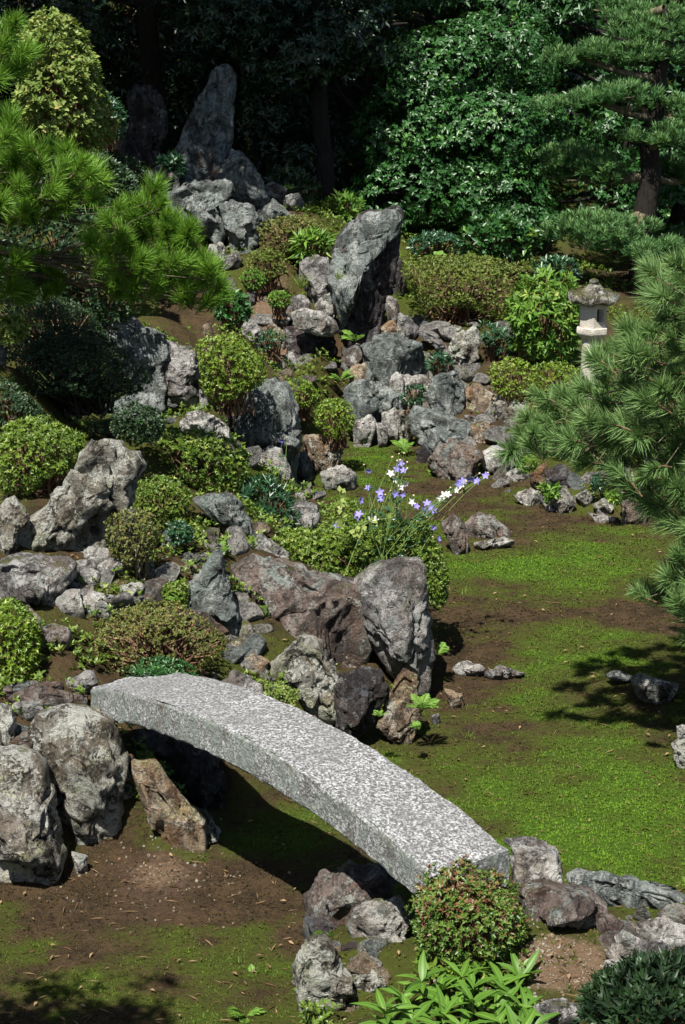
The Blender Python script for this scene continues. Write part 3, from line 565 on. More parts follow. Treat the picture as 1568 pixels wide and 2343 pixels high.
# bridge landing, left
rock(0, '70,1700 92,1655 150,1640 216,1643 252,1672 264,1702 292,1762 286,1840 280,1902 238,1982 196,1988 150,1922 108,1832', 'lichen', 'large grey-green lichened boulder carrying the left end of the stone bridge', D=10.75, th=.42, sub=5, cut=8, amp=.8)
rock(0, '-30,1738 60,1744 95,1770 106,1840 112,1882 138,1952 132,1992 104,2034 60,2026 -30,2012', 'ylichen', 'tall boulder with pale yellow lichen at the lower left edge', D=10.35, th=.4, sub=5, cut=8, amp=.8)
rock(0, '-15,1615 25,1622 33,1662 20,1712 -15,1722', 'lichen', 'pale rock at the left edge above the yellow lichened boulder', D=10.7)
rock(0, '18,1702 58,1678 76,1700 52,1742 14,1738', 'brown', 'small purplish rock wedged above the yellow lichened boulder', D=10.65)
rock(0, '306,1755 360,1752 416,1840 462,1882 471,1950 456,1992 420,1986 380,1950 348,1882 318,1812', 'rust', 'leaning tan slab stone under the left end of the stone bridge', D=10.75, th=.16, sub=5, cut=6, amp=.6)
rock(0, '428,1850 470,1860 506,1940 516,1982 490,1990 460,1945', 'lichen', 'narrow crumbled rock right of the leaning tan slab stone', D=10.9)
rock(0, '262,1735 300,1740 316,1800 300,1870 275,1880 285,1800', 'rust', 'orange tinged rock between the lichened boulder and the leaning tan slab', D=10.95)
rock(0, '160,1950 200,1960 198,1985 180,1996', 'pale', 'small white rock at the foot of the large lichened boulder', D=10.45)
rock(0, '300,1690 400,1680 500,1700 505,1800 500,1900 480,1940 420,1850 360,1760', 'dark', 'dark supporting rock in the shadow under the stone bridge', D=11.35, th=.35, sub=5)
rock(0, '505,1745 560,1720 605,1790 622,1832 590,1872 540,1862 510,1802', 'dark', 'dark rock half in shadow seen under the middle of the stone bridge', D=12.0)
for pts, lab, k in (('40,870 150,830 340,850 330,890 150,905', 'flat dark slab nearest the left end of the bridge', 'brown'), ('300,785 440,772 452,812 380,842 310,826', 'flat grey slab behind the left end of the bridge', 'grey'), ('20,835 140,800 300,805 280,830 150,842 40,858', 'flat shaded slab beside the left edge shrub', 'brown'), ('290,865 405,850 402,912 300,912', 'brownish flat slab touching the left end of the bridge', 'brown'), ('230,935 330,915 412,940 400,965 260,960', 'mossy flat slab on top of the large lichened boulder', 'lichen'), ('60,910 150,905 220,930 130,960', 'flat shaded slab left of the large lichened boulder', 'grey')):
    rock(5, pts, k, lab, th=.1, **fl)
# dry waterfall and the wall at the far moss edge
W4 = [('240,270 300,274 342,330 330,372 290,356 250,322', 'grey', 'leaning lichened slab right of the big upright stone', 21.7), ('343,350 380,345 482,410 452,427 380,387', 'grey', 'narrow fallen slab pointing down right beside the leaning lichened slab', 21.5),
      ('388,322 440,308 452,336 400,348', 'pale', 'small pale rock below the long clipped hedge', 21.9), ('448,352 480,320 542,325 532,352 470,374', 'lichen', 'small dark-spotted rock below the long clipped hedge', 21.8),
      ('488,440 530,370 602,338 622,400 612,462 562,500 520,545 500,480', 'lichen', 'upright pale lichened rock on the right shoulder of the dry waterfall', 21.3),
      ('105,430 160,390 250,376 332,410 352,470 322,530 250,552 170,582 118,530', 'blue', 'rounded blue-green boulder at the middle of the dry waterfall', 21.1),
      ('0,430 60,420 110,440 100,520 40,560 0,500', 'grey', 'pinkish grey rock left of the rounded blue-green boulder', 21.3), ('40,520 110,500 130,560 90,600 40,590', 'rust', 'stained rock below the pinkish grey rock of the dry waterfall', 21.1),
      ('215,572 245,538 270,548 278,592 240,604', 'pale', 'small round white stone on the dry waterfall ledge', 20.8), ('275,560 370,550 410,600 390,650 300,640 270,600', 'pale', 'pale rock beside the small round white stone on the ledge', 20.9),
      ('28,620 80,580 160,588 252,630 266,682 200,704 110,732 38,702', 'blue', 'broad bluish rock at the lower left of the dry waterfall', 20.7), ('48,762 130,733 152,780 122,832 58,834', 'pale', 'white rock at the moss end beside the small round azalea', 20.5),
      ('184,720 240,694 262,730 250,772 190,762', 'pale', 'small white block beneath the broad bluish rock', 20.55), ('258,712 330,718 334,780 280,815 262,770', 'lichen', 'yellowish lichened rock right of the small white block', 20.5), ('150,770 190,765 205,800 170,810', 'grey', 'small grey rock at the far moss end', 20.45),
      ('402,640 430,562 490,540 537,528 528,570 545,600 548,700 530,745 420,722', 'blue', 'upright smooth blue-grey stone standing in the dry waterfall', 20.4), ('545,622 620,594 692,640 704,700 640,742 560,722', 'rust', 'square brownish block right of the upright smooth blue-grey stone', 20.5),
      ('712,690 760,668 852,690 862,760 832,855 730,842', 'lichen', 'pale green lichened block under the clipped azalea pair', 20.0), ('318,742 350,703 450,738 562,770 604,800 562,862 480,902 400,897 350,852', 'blue', 'large cracked grey rock jutting out at the foot of the dry waterfall', 19.9),
      ('590,785 640,770 712,800 705,880 650,895 600,860', 'rust', 'rough tan rock right of the large cracked grey rock', 19.8), ('560,730 640,745 700,750 690,790 600,790', 'grey', 'grey rock below the square brownish block', 20.2),
      ('408,962 440,890 500,864 580,880 622,920 612,990 550,1017 460,1007', 'brown', 'rounded purplish boulder on the moss below the large cracked grey rock', None), ('340,902 370,870 406,910 382,946 345,946', 'dark', 'small dark rock left of the rounded purplish boulder', None),
      ('638,922 700,880 772,900 792,950 750,992 670,972', 'pale', 'white rock with tan base right of the rounded purplish boulder', None), ('748,1002 830,958 872,980 852,1022 790,1034', 'pale', 'flat white rock at the moss edge near the pine tips', None),
      ('725,840 800,830 860,870 850,940 780,930 720,890', 'grey', 'grey wall rock beneath the pale green lichened block', 19.4), ('935,992 1000,968 1072,1000 1062,1062 1010,1092 958,1052', 'dark', 'reddish dark rock under the tips of the right pine', 18.5),
      ('1078,1030 1115,1000 1140,1060 1110,1080 1085,1070', 'grey', 'small grey wall rock right of the reddish dark rock', 18.5), ('1238,990 1310,958 1335,1030 1302,1092 1250,1072', 'grey', 'grey wall rock half hidden by the right pine boughs', 18.2),
      ('1140,1020 1200,985 1240,1020 1235,1080 1165,1090', 'brown', 'brownish wall rock between the small grey one and the half hidden one', 18.4), ('860,980 930,960 960,1010 930,1060 870,1040', 'rust', 'brown earthy rock left of the reddish dark rock', 18.7), 
      ('788,1102 860,1068 912,1090 922,1132 860,1142', 'pale', 'leftmost white rock of the low edging beside the moss', None), ('926,1125 1010,1098 1062,1130 1042,1175 950,1170', 'pale', 'second white rock of the low edging beside the moss', None), ('1068,1102 1120,1078 1152,1110 1122,1152', 'lichen', 'lichened rock third along the low edging beside the moss', None),
      ('1155,1145 1200,1118 1240,1150 1230,1190 1175,1195', 'lichen', 'rock fourth along the low edging beside the moss', None), ('1130,1175 1200,1190 1260,1200 1240,1220 1160,1215', 'pale', 'low white rock at the near end of the edging beside the moss', None),
      ('1345,880 1400,860 1455,890 1440,950 1370,950', 'grey', 'pale grey rock glimpsed between the right pine boughs', 18.6), ('1270,1090 1340,1080 1400,1120 1380,1180 1290,1180', 'brown', 'shaded rock at the moss edge behind the right pine boughs', 17.6), ('1340,1040 1400,1000 1450,1050 1430,1110 1360,1100', 'grey', 'upper shaded wall rock behind the right pine boughs', 18.0),
      ('210,190 250,200 255,240 225,260 200,230', 'grey', 'small grey rock against the right foot of the big upright stone', 21.7), ('180,330 230,300 260,340 250,390 190,380', 'rust', 'tan rock at the right foot of the big upright stone', 21.5), ('330,430 400,450 420,500 360,520 340,480', 'lichen', 'mossy rubble rock right of the rounded blue-green boulder', 21.2), ('440,500 500,470 520,540 460,560 430,540', 'brown', 'dark purplish rock behind the upright smooth blue-grey stone', 20.9)]
for pts, k, lab, D in W4: rock(4, pts, k, lab, D=D, grow=1.13)
# stones lying on the moss
rock(6, '463,62 490,40 512,18 540,38 562,62 572,100 572,182 520,188 492,132', 'brown', 'upright split grey stone standing on the moss, left of two low ones', sub=5, strata=(.9, .1, .1), box=.5)
rock(6, '558,70 630,14 690,24 762,80 778,104 700,112 570,106', 'brown', 'humped grey stone on the moss touching the upright split stone', sub=5)
rock(6, '600,145 690,130 792,142 700,160 620,173', 'pale', 'thin flat slab lying on the moss before the humped stone', th=.1, lie=40)
rock(6, '500,722 540,702 630,708 650,742 560,756 520,745', 'pale', 'left piece of the low pale stone sunk in the moss', th=.1, lie=45)
rock(6, '652,745 720,712 800,738 842,748 780,765 680,768', 'grey', 'right piece of the low pale stone sunk in the moss', th=.1, lie=45)
rock(6, '465,810 550,842 555,890 500,896 480,850', 'rust', 'small tan rock on the moss by the ferns')
rock(6, '402,932 440,926 448,962 410,970', 'grey', 'little grey rock on the moss beside the ferns')
rock(6, '1330,785 1380,760 1490,790 1545,802 1505,850 1430,872 1350,832', 'lichen', 'lichened low rock in pine shadow at the right of the moss', th=.15)
rock(6, '1200,740 1260,730 1332,750 1320,780 1220,774', 'blue', 'low bluish stone in the pine shadow on the moss', th=.1, lie=30)
rock(6, '1510,1075 1540,1040 1590,1040 1600,1180 1560,1185 1525,1140', 'lichen', 'pale pitted rock at the right edge of the moss')
rock(6, '1530,985 1560,975 1590,1000 1580,1035 1535,1030', 'pale', 'smaller pale rock above the pitted rock at the right edge')
# right landing and lower right bank
rock(0, '708,2065 740,2025 800,2010 872,2010 905,2035 895,2065 850,2095 782,2128 710,2108', 'brown', 'broad brown boulder under the right end of the stone bridge', D=9.35, th=.35, sub=5)
rock(0, '798,2135 812,2095 860,2080 912,2068 938,2100 932,2155 882,2196 820,2186', 'pale', 'swirl-banded pale rock left of the reddish azalea', D=8.95, sub=5, strata=(.3, .8, .4))
rock(0, '676,2232 700,2170 742,2148 762,2180 772,2222 802,2242 790,2292 740,2314 688,2296', 'lichen', 'pitted lichened rock at the lower front edge of the bank', sub=5)
rock(0, '780,2172 812,2160 845,2190 836,2215 795,2212', 'dark', 'dark rock in the hollow below the swirl-banded rock', D=8.85)
rock(0, '790,2206 850,2190 885,2200 870,2232 810,2236', 'pale', 'pinkish pale rock lying below the swirl-banded rock', D=8.8)
rock(0, '806,2246 852,2230 892,2260 872,2296 798,2296', 'lichen', 'rough lichened rock behind the bright broad leaved plant', D=8.6)
rock(0, '750,2290 810,2285 850,2320 830,2370 760,2370', 'lichen', 'shaded rough rock at the bottom edge below the pitted lichened rock', D=8.5)
rock(0, '700,2110 760,2120 800,2150 770,2180 720,2160', 'dark', 'dark reddish rock under the broad brown boulder', D=9.2)
rock(8, '785,405 840,412 900,420 980,440 1016,500 1012,562 880,565 790,545', 'pale', 'white granite-like rock butting against the right end of the stone bridge', D=8.95, th=.3, sub=5, box=.5)
rock(8, '748,340 880,335 980,378 1000,445 900,428 790,385', 'grey', 'grey mossy rock behind the white rock at the right end of the bridge', D=9.35)
rock(8, '838,590 880,570 950,560 1122,588 1206,650 1202,692 1060,757 900,752 830,690', 'brown', 'smooth dark brown flat boulder right of the reddish azalea', D=8.45, th=.32, sub=5, amp=.6, lie=15)
rock(8, '1048,540 1070,515 1110,498 1205,505 1332,530 1470,572 1600,600 1600,650 1400,662 1230,642 1110,580', 'blue', 'long low slab edging the green moss at the lower right', D=8.75, th=.14, sub=5, strata=(.3, .9, .2), name='edging_slab', cat='slab')
for pts, k, lab in (('1328,692 1370,664 1412,690 1392,722', 'grey', 'small grey stone between the long edging slab and the pale slab'), ('1308,742 1440,708 1590,762 1590,822 1440,842 1340,782', 'pale', 'large pale slab set in the ground at the lower right'), ('1438,684 1480,650 1600,668 1600,742 1480,712', 'pale', 'rough white rock behind the large pale slab'),
                    ('1162,722 1200,705 1284,735 1262,782 1190,762', 'brown', 'brownish stone right of the smooth dark brown boulder'), ('1240,802 1280,775 1367,820 1342,847 1250,832', 'pale', 'bluish white flat stone in the middle of the sandy ground'), ('1198,862 1240,830 1282,870 1364,905 1250,912', 'pale', 'grey white flat stone nearer the dark bush'), ('1192,912 1260,898 1332,950 1332,975 1230,965', 'pale', 'pale flat stone touching the dark bush'), ('1360,885 1420,880 1470,910 1400,915', 'grey', 'thin flat stone right of the grey white flat stone'), ('880,1102 1000,1080 1084,1112 1064,1185 900,1185', 'grey', 'grey flat stone at the bottom edge between the bright plant and the dark bush')):
    rock(8, pts, k, lab, th=.1, **fl)
# left slope, behind the pines
for n_, pts, k, lab, D in ((3, '300,180 345,150 385,200 370,270 320,260', 'grey', 'greyish rock in the shadow between the two bright pine boughs', 18.8), (3, '430,245 470,230 492,290 470,325 440,310', 'pale', 'pale rock behind the tip of the left pine bough', 18.6), (3, '575,285 620,280 660,330 620,345 585,325', 'pale', 'white rock behind the top of the tall flat-topped slab', 18.9), (3, '925,320 965,305 985,345 945,370', 'rust', 'small orange rock behind the bright round azalea', 18.9), (3, '0,410 25,400 35,440 20,500 0,505', 'grey', 'grey rock left of the dark shaded shrub', 15.6), (3, '970,0 1030,-10 1060,30 1035,65 985,55', 'pale', 'white mossy rock on the slope under the bright pine', None), (3, '1130,170 1165,165 1170,205 1140,215', 'grey', 'small grey rock under the small round dark green shrub', None)):
    rock(n_, pts, k, lab, D=D)
# ================================================================== STONE BRIDGE
def bridge():
    x0, y0, az, L, wd, z0, rise, th, asym = -1.576, 11.117, -.9209, 3.341, .506, .95, .212, .205, .0845
    d = np.array([math.cos(az), math.sin(az)]); nv = np.array([-d[1], d[0]])
    ns, na, nh = 190, 34, 12
    ring = [(a / na, 0.0) for a in range(na)] + [(1.0, h / nh) for h in range(nh)] + [(1 - a / na, 1.0) for a in range(na)] + [(0.0, 1 - h / nh) for h in range(nh)]
    ring = np.array(ring); k = len(ring); t = np.linspace(0, 1, ns)
    T, A = np.repeat(t, k), np.tile(ring[:, 0], ns); H = np.tile(ring[:, 1], ns)
    z = z0 + rise * 4 * T * (1 - T) + asym * T - H * th
    # worn arrises
    e = .012 * ((A < .001) | (A > .999)) * ((H < .001) | (H > .999))
    P = np.stack([x0 + d[0] * T * L + nv[0] * (A * wd), y0 + d[1] * T * L + nv[1] * (A * wd), z], 1)
    cx = np.stack([x0 + d[0] * T * L + nv[0] * wd / 2, y0 + d[1] * T * L + nv[1] * wd / 2, z0 + rise * 4 * T * (1 - T) + asym * T - th / 2], 1)
    out = nrm(P - cx)
    e = e * (1 + 1.6 * fbm(P * 7, 3, 77)) + .010 * (e > 0) * np.clip(fbm(P * 15, 2, 78) * 3 - .6, 0, 1)
    P = P - out * e[:, None] + out * (.012 * fbm(P * 4, 3, 31) + .009 * fbm(P * 26, 3, 33))[:, None]
    i = np.arange(ns - 1)[:, None] * k; j = np.arange(k)[None]; j2 = (j + 1) % k
    F = np.stack([i + j, i + k + j, i + k + j2, i + j2], -1).reshape(-1, 4)
    # end caps: bridge the top row to the bottom row
    caps = []
    for s, fl in ((0, False), ((ns - 1) * k, True)):
        n0 = len(P); grid = np.zeros((nh + 1, na + 1), int)
        for a in range(na + 1):
            top = a if a < na else na; bot = (na + nh + (na - a)) % k
            for h in range(nh + 1):
                if h == 0: grid[h, a] = s + top
                elif h == nh: grid[h, a] = s + bot
                elif a == na: grid[h, a] = s + na + h
                elif a == 0: grid[h, a] = s + (na + nh + na + (nh - h)) % k
                else:
                    q = P[s + top] * (1 - h / nh) + P[s + bot] * h / nh
                    P = np.vstack([P, q + np.r_[d, 0] * (.006 * float(vnoise(q[None] * 20, 3)[0]))]); grid[h, a] = len(P) - 1
        c = np.stack([grid[:-1, :-1], grid[:-1, 1:], grid[1:, 1:], grid[1:, :-1]], -1).reshape(-1, 4)
        caps.append(c if fl else c[:, ::-1])
    F = np.vstack([F] + caps)
    o0 = np.array([x0, y0, z0])
    me = fmesh('stone_bridge', P - o0, F, None, True)
    me.materials.append(M['granite']); me.materials.append(M['granite_side'])
    ring_top = np.zeros(len(F), np.int32); nq = (ns - 1) * k
    jj = np.tile(np.arange(k), ns - 1); ring_top[:nq] = (jj >= na).astype(np.int32); ring_top[nq:] = 1
    me.polygons.foreach_set('material_index', ring_top)
    me.set_sharp_from_angle(angle=R(40)) if hasattr(me, 'set_sharp_from_angle') else None
    o = mobj('stone_bridge', me, None, o0)
    tag(o, 'arched grey granite slab bridge crossing the dry mossy pond', 'bridge')
bridge()
# ================================================================== STONE LANTERN
def lantern():
    b = ground_at(1349, 905); root = empty('stone_lantern', b, 'pale stone lantern with mossy roof and square window behind the right pine', 'lantern')
    def lathe(prof, n, mod=None, sides=None, rot=0):
        prof = np.array(prof); th = np.arange(n) * 2 * np.pi / n + rot; m = len(prof)
        r = prof[:, 0][:, None] * np.ones(n)[None]
        if sides: 
            a = ((th - rot) % (2 * np.pi / sides)) - np.pi / sides; r = r * (math.cos(np.pi / sides) / np.cos(a))[None]
        if mod is not None: r = r * (1 + mod(prof[:, 0], th))
        V = np.stack([r * np.cos(th), r * np.sin(th), prof[:, 1][:, None] + 0 * r], -1).reshape(-1, 3)
        i = np.arange(m - 1)[:, None] * n; j = np.arange(n)[None]; j2 = (j + 1) % n
        F = np.stack([i + j, i + j2, i + n + j2, i + n + j], -1).reshape(-1, 4)
        return V, F
    def part(name, V, F, amp=.006, mat='lantern'):
        V = V + nrm(V - V.mean(0)) * (amp * fbm(V * 14, 3, 51))[:, None]
        o = mobj(name, fmesh(name, V, F, M[mat], True), root); o.data.set_sharp_from_angle(angle=R(45)); return o
    z1 = at_y(1349, 776, b[1])[2] - b[2]; z2 = at_y(1349, 746, b[1])[2] - b[2]; z3 = at_y(1349, 692, b[1])[2] - b[2]; z4 = at_y(1349, 636, b[1])[2] - b[2]
    part('shaft', *lathe([(.0, -.1), (.125, -.1), (.118, .1), (.104, z1 * .5), (.102, z1 + .004), (0, z1 + .004)], 28))
    part('platform', *lathe([(0, z1 - .003), (.105, z1 - .003), (.12, z1 + .01), (.178, z1 + .07), (.183, z1 + .085), (.183, z2 - .006), (.176, z2), (0, z2)], 36, sides=6, rot=.35))
    # fire box: six panels, the right-front one pierced by a square window
    fb = Geo(); n = 6; rr = .158; rot = -math.pi / 2 + R(28) - math.pi / 6
    cs = [np.array([rr * math.cos(rot + k * math.pi / 3), rr * math.sin(rot + k * math.pi / 3)]) for k in range(6)]
    lo, hi = z2 - .002, z3 + .004
    def pt0(u, v, inn=0):
        p = (cs[0] + (cs[1] - cs[0]) * u) * (1 - inn); return (p[0], p[1], lo + (hi - lo) * v)
    for k in range(6):
        a, c = cs[k], cs[(k + 1) % 6]
        def pt(u, v, inn=0):
            p = a + (c - a) * u; p = p * (1 - inn); return (p[0], p[1], lo + (hi - lo) * v)
        if k == 0:
            u = [0, .24, .80, 1]; v = [0, .27, .80, 1]
            for i_ in range(3):
                for j_ in range(3):
                    if i_ == 1 and j_ == 1: continue
                    fb.add([pt(u[i_], v[j_]), pt(u[i_ + 1], v[j_]), pt(u[i_ + 1], v[j_ + 1]), pt(u[i_], v[j_ + 1])], [[0, 1, 2, 3]])
            q = [(u[1], v[1]), (u[2], v[1]), (u[2], v[2]), (u[1], v[2])]
            for m_ in range(4):
                A_, B_ = q[m_], q[(m_ + 1) % 4]; fb.add([pt(*A_), pt(*B_), pt(*B_, .45), pt(*A_, .45)], [[3, 2, 1, 0]])
        else: fb.add([pt(0, 0), pt(1, 0), pt(1, 1), pt(0, 1)], [[0, 1, 2, 3]])
    box_ = mobj('firebox', fb.mesh('firebox', M['lantern'], False), root)
    wn = Geo(); wn.add([pt0(*x_, .46) for x_ in ((.24, .27), (.80, .27), (.80, .80), (.24, .80))], [[0, 1, 2, 3]]); mobj('window', wn.mesh('window', M['dark'], False), box_)  # dark panel closing the recess, painted shade for the hollow fire box
    def mod(r, th): return np.where(r[:, None] > .15, .075 * np.cos(6 * (th[None] + .3)), 0)
    prof = [(0, z3), (.15, z3), (.22, z3 + .004), (.258, z3 + .028), (.264, z3 + .06), (.25, z3 + .095), (.215, z3 + .112), (.17, z3 + .116), (.13, z3 + .138), (.095, z3 + .17), (.08, z3 + .195), (0, z3 + .20)]
    V, F = lathe(prof, 72, mod); ang = np.arctan2(V[:, 1], V[:, 0]); rad_ = np.hypot(V[:, 0], V[:, 1])
    V[:, 2] += np.where(rad_ > .2, .018 * (np.cos(6 * (ang + .3))), 0)
    part('roof', V, F, .014, 'mossroof')
    part('finial', *lathe([(0, z3 + .19), (.05, z3 + .19), (.042, z3 + .203), (.052, z3 + .222), (.045, z3 + .242), (.02, z3 + .256), (0, z3 + .26)], 24), .006, 'mossroof')
lantern()
# ================================================================== LEAVES
def leaves(C, A, N, L, Wd, fold=.18, shape=0.45):
    """folded leaf blades: C base, A axis, N face normal"""
    A = nrm(A); S = nrm(np.cross(A, N)); N = np.cross(S, A)
    L = np.broadcast_to(L, (len(C),))[:, None]; Wd = np.broadcast_to(Wd, (len(C),))[:, None]
    m = C + A * L * shape + N * (Wd * fold)
    tip = C + A * L - N * L * .10
    V = np.stack([C, m - S * Wd * .5, tip, m + S * Wd * .5], 1).reshape(-1, 3)
    i = np.arange(len(C))[:, None] * 4
    F = np.concatenate([i + np.array([0, 2, 1]), i + np.array([0, 3, 2])])
    return V, F
def whorl(T, AX, k, L, Wd, tilt=(.6, 1.3), rg=RNG, tint=None, droop=0.0, fold=.18):
    n = len(T); AX = nrm(AX); ref = nrm(rg.normal(size=(n, 3))); a = nrm(np.cross(AX, ref)); b = np.cross(AX, a)
    ph = rg.uniform(0, 2 * np.pi, n)[:, None] + np.arange(k)[None] * (2 * np.pi / k) + rg.normal(0, .25, (n, k))
    tl = rg.uniform(tilt[0], tilt[1], (n, k))
    rd = a[:, None] * np.cos(ph)[..., None] + b[:, None] * np.sin(ph)[..., None]
    d = AX[:, None] * np.cos(tl)[..., None] + rd * np.sin(tl)[..., None]; d[..., 2] -= droop
    N = AX[:, None] * np.sin(tl)[..., None] - rd * np.cos(tl)[..., None] + rg.normal(0, .22, (n, k, 3))
    ln = L * rg.uniform(.7, 1.2, (n, k)); base = T[:, None] + AX[:, None] * (rg.uniform(-.25, .15, (n, k)) * L)[..., None]
    V, F = leaves(base.reshape(-1, 3), d.reshape(-1, 3), N.reshape(-1, 3), ln.ravel(), (ln * (Wd / L)).ravel(), fold)
    tt = (np.full(n, .5) if tint is None else tint)[:, None] + rg.normal(0, .13, (n, k))
    return V, F, np.repeat(np.clip(tt, 0, 1).ravel(), 4)
def merge(parts):
    V = []; F = []; T = []; n = 0
    for v, f, t in parts: V.append(v); F.append(f + n); T.append(t); n += len(v)
    return np.concatenate(V), np.concatenate(F), np.concatenate(T)
def shrub(n, pts, mat, label, tip=13, L=.042, Wd=.018, k=6, D=None, b=None, th=None, dens=1.0, group=None, name='shrub', cat='shrub', box=.74, tilt=(.5, 1.2), lump=.055, stems=True, droop=0, up=.45, inner=.6, bark='twig', hollow=0.0, off=0.0, openb=0.0, redtop=False):
    SEED[0] += 1; s = SEED[0]; rg = np.random.default_rng(s * 13 + 1)
    if L < .06: tip *= .66; L *= .60; Wd *= .62
    hit, U, V, W, poly = frame_of(n, pts, D, b, 0, off)
    ext = poly.max(0) - poly.min(0); c = (poly.max(0) + poly.min(0)) / 2; T = th if th else .42 * min(ext[0], max(ext[1], ext[0] * .6)) + .05
    pxm = np.linalg.norm(hit - EYE) / FPX
    area = ext[0] * ext[1] * .75 + (ext[0] + ext[1]) * T
    ntip = int(dens * 1.9 * area / (tip * pxm) ** 2); ntip = min(ntip, 9000)
    S = nrm(rg.normal(size=(ntip, 3)))
    rho = np.hypot(S[:, 0], S[:, 1]); r = radial(poly, c, np.arctan2(S[:, 1], S[:, 0]))
    A = rho ** box; w_ = np.sign(S[:, 2]) * np.abs(S[:, 2]) ** box
    lay = np.where(rg.uniform(0, 1, ntip) < inner, rg.uniform(.93, 1.0, ntip), rg.uniform(.55, .93, ntip))
    Q = S * np.array([ext[0], ext[1], 2 * T]) / (tip * pxm * 9) + s * 3.1
    lay = lay * (1 + lump * fbm(Q, 3, s) * 1.6 - lump * .5)
    x = S[:, 0] / np.maximum(rho, 1e-6) * A * r * lay; y = S[:, 1] / np.maximum(rho, 1e-6) * A * r * lay; z = w_ * T * lay
    P = np.stack([c[0] + x, c[1] + y - np.where(z < 0, -.3 * z, 0), z], 1)
    nl = nrm(np.stack([x / (ext[0] / 2) ** 2, y / (ext[1] / 2) ** 2, z / T ** 2], 1))
    wp = P[:, :1] * U + P[:, 1:2] * V + P[:, 2:3] * W; wn = nl[:, :1] * U + nl[:, 1:2] * V + nl[:, 2:3] * W
    gap = fbm(Q * 1.7 + 9, 3, s + 3)
    ok = gap > -.6 + hollow * 1.6
    if openb: ok &= ~((y < ext[1] * (-.5 + openb) ) & (rg.uniform(0, 1, ntip) < .85))
    wp, wn, lay, gap = wp[ok], wn[ok], lay[ok], gap[ok]
    ax = wn + np.array([0, 0, up]) + rg.normal(0, .3, wn.shape)
    tint = np.clip(.45 + .5 * gap + rg.normal(0, .14, len(wp)), 0, 1)
    tint = np.where(rg.uniform(0, 1, len(wp)) < .05, .95, tint)
    if redtop: tint = np.where((wn[:, 2] + .5 * rg.normal(size=len(wn)) > .62) | (lay < .76), np.maximum(tint, .92), np.minimum(tint, .8))
    org = np.array(hit) + np.array([0, T * .55, 0])
    V_, F_, T_ = whorl(wp, ax, k, L, Wd, tilt, rg, tint, droop)
    root = empty(name, org, label, cat, group)
    tag(mobj('foliage', fmesh('foliage', V_, F_, M[mat], False, T_), root), kind='stuff')
    if stems:
        gm = Geo(); m_ = int(14 + 10 * stems)
        g0 = gz(org[0], org[1]) - org[2]; ybot = poly[:, 1].min(); g0 = max(min(g0, c[1] - ext[1] * .3), ybot - .10)
        idx = rg.choice(len(wp), min(m_ * 3, len(wp)), replace=False)
        for q, i in enumerate(idx):
            e = wp[i] * .97 + np.array([0, 0, 0]); a0 = np.array([rg.normal(0, .12) * ext[0], rg.normal(0, .15) * T, g0 - .03])
            a0[0] += c[0]
            md = (a0 + e) / 2 + np.array([rg.normal(0, .06), rg.normal(0, .06), .08]) * ext[1]
            gm.tube(bez(a0, md, e, 6), np.linspace(.012, .003, 6) * min(1.3, .5 + ext[0]), 4, rg.uniform(.2, .8))
        mobj('branches', gm.mesh('branches', M[bark]), root)
    return root
AZ = 'clipped azaleas among the rocks'
# clipped azaleas
shrub(3, '888,410 940,382 1010,370 1080,370 1120,400 1150,450 1200,492 1222,560 1200,602 1120,632 1040,668 965,685 925,610 902,500', 'az2', 'bright yellow-green clipped azalea ball against the grey slab stones', tip=12, L=.055, Wd=.022, D=17.9, group=AZ)
shrub(3, '1298,610 1330,575 1372,558 1420,588 1456,640 1442,690 1375,705 1312,655', 'az2', 'small bright clipped azalea ball below the mossy rock', tip=11, L=.05, Wd=.02, D=19.6, group=AZ)
shrub(3, '1438,730 1465,690 1490,668 1550,655 1608,690 1628,755 1612,800 1550,842 1490,832 1452,785', 'az2', 'round bright azalea ball at the far end of the moss', tip=11, L=.05, Wd=.02, D=19.2, group=AZ)
shrub(3, '588,890 620,850 700,818 820,803 980,828 1080,868 1140,938 1168,990 1122,1062 1000,1085 880,1075 760,1010 640,950', 'az', 'wide cushion-shaped clipped azalea in front of the flat whitish boulder', tip=13, L=.052, Wd=.022, D=15.4, group=AZ)
shrub(3, '595,1130 620,1060 700,1018 790,1028 850,1068 872,1120 850,1180 800,1230 700,1240 630,1200', 'az', 'smaller round azalea just below the wide cushion-shaped one', tip=12, L=.045, Wd=.019, D=14.2, group=AZ)
shrub(3, '-60,860 0,800 60,768 180,752 300,798 378,840 372,890 342,985 220,1015 150,1100 60,1115 -60,1060', 'az', 'clipped azalea at the left edge above the big rounded boulder', tip=13, L=.052, Wd=.022, D=13.7, group=AZ)
shrub(5, '-120,480 -40,420 40,420 110,470 150,540 180,640 170,720 130,790 60,820 -60,830 -120,700', 'az2', 'bright green rounded shrub cut by the left edge near the bridge', tip=15, L=.055, Wd=.022, D=11.5, group=AZ)
shrub(5, '395,600 420,540 520,480 620,440 740,435 860,470 960,530 1040,590 1060,640 1020,720 900,750 700,760 560,760 430,740 400,680', 'bronze', 'loose twiggy brown azalea on the terrace behind the bridge', tip=11, L=.034, Wd=.015, k=5, D=11.9, dens=.8, hollow=.14, group=AZ, stems=6, lump=.14)
shrub(0, '670,1262 700,1230 740,1210 800,1195 860,1188 920,1195 980,1215 1012,1260 1025,1310 1020,1370 1000,1395 975,1370 960,1300 900,1300 860,1310 820,1335 760,1325 700,1300', 'az', 'spreading azalea mound draped over the tall squared boulder', tip=11, L=.05, Wd=.019, D=14.0, th=.3, group=AZ)
shrub(0, '950,1250 1000,1250 1028,1310 1024,1380 1005,1410 985,1395 975,1330', 'az', 'azalea skirt hanging down the right side of the tall squared boulder', tip=11, L=.045, Wd=.017, D=13.9, th=.25, group=AZ, stems=False)
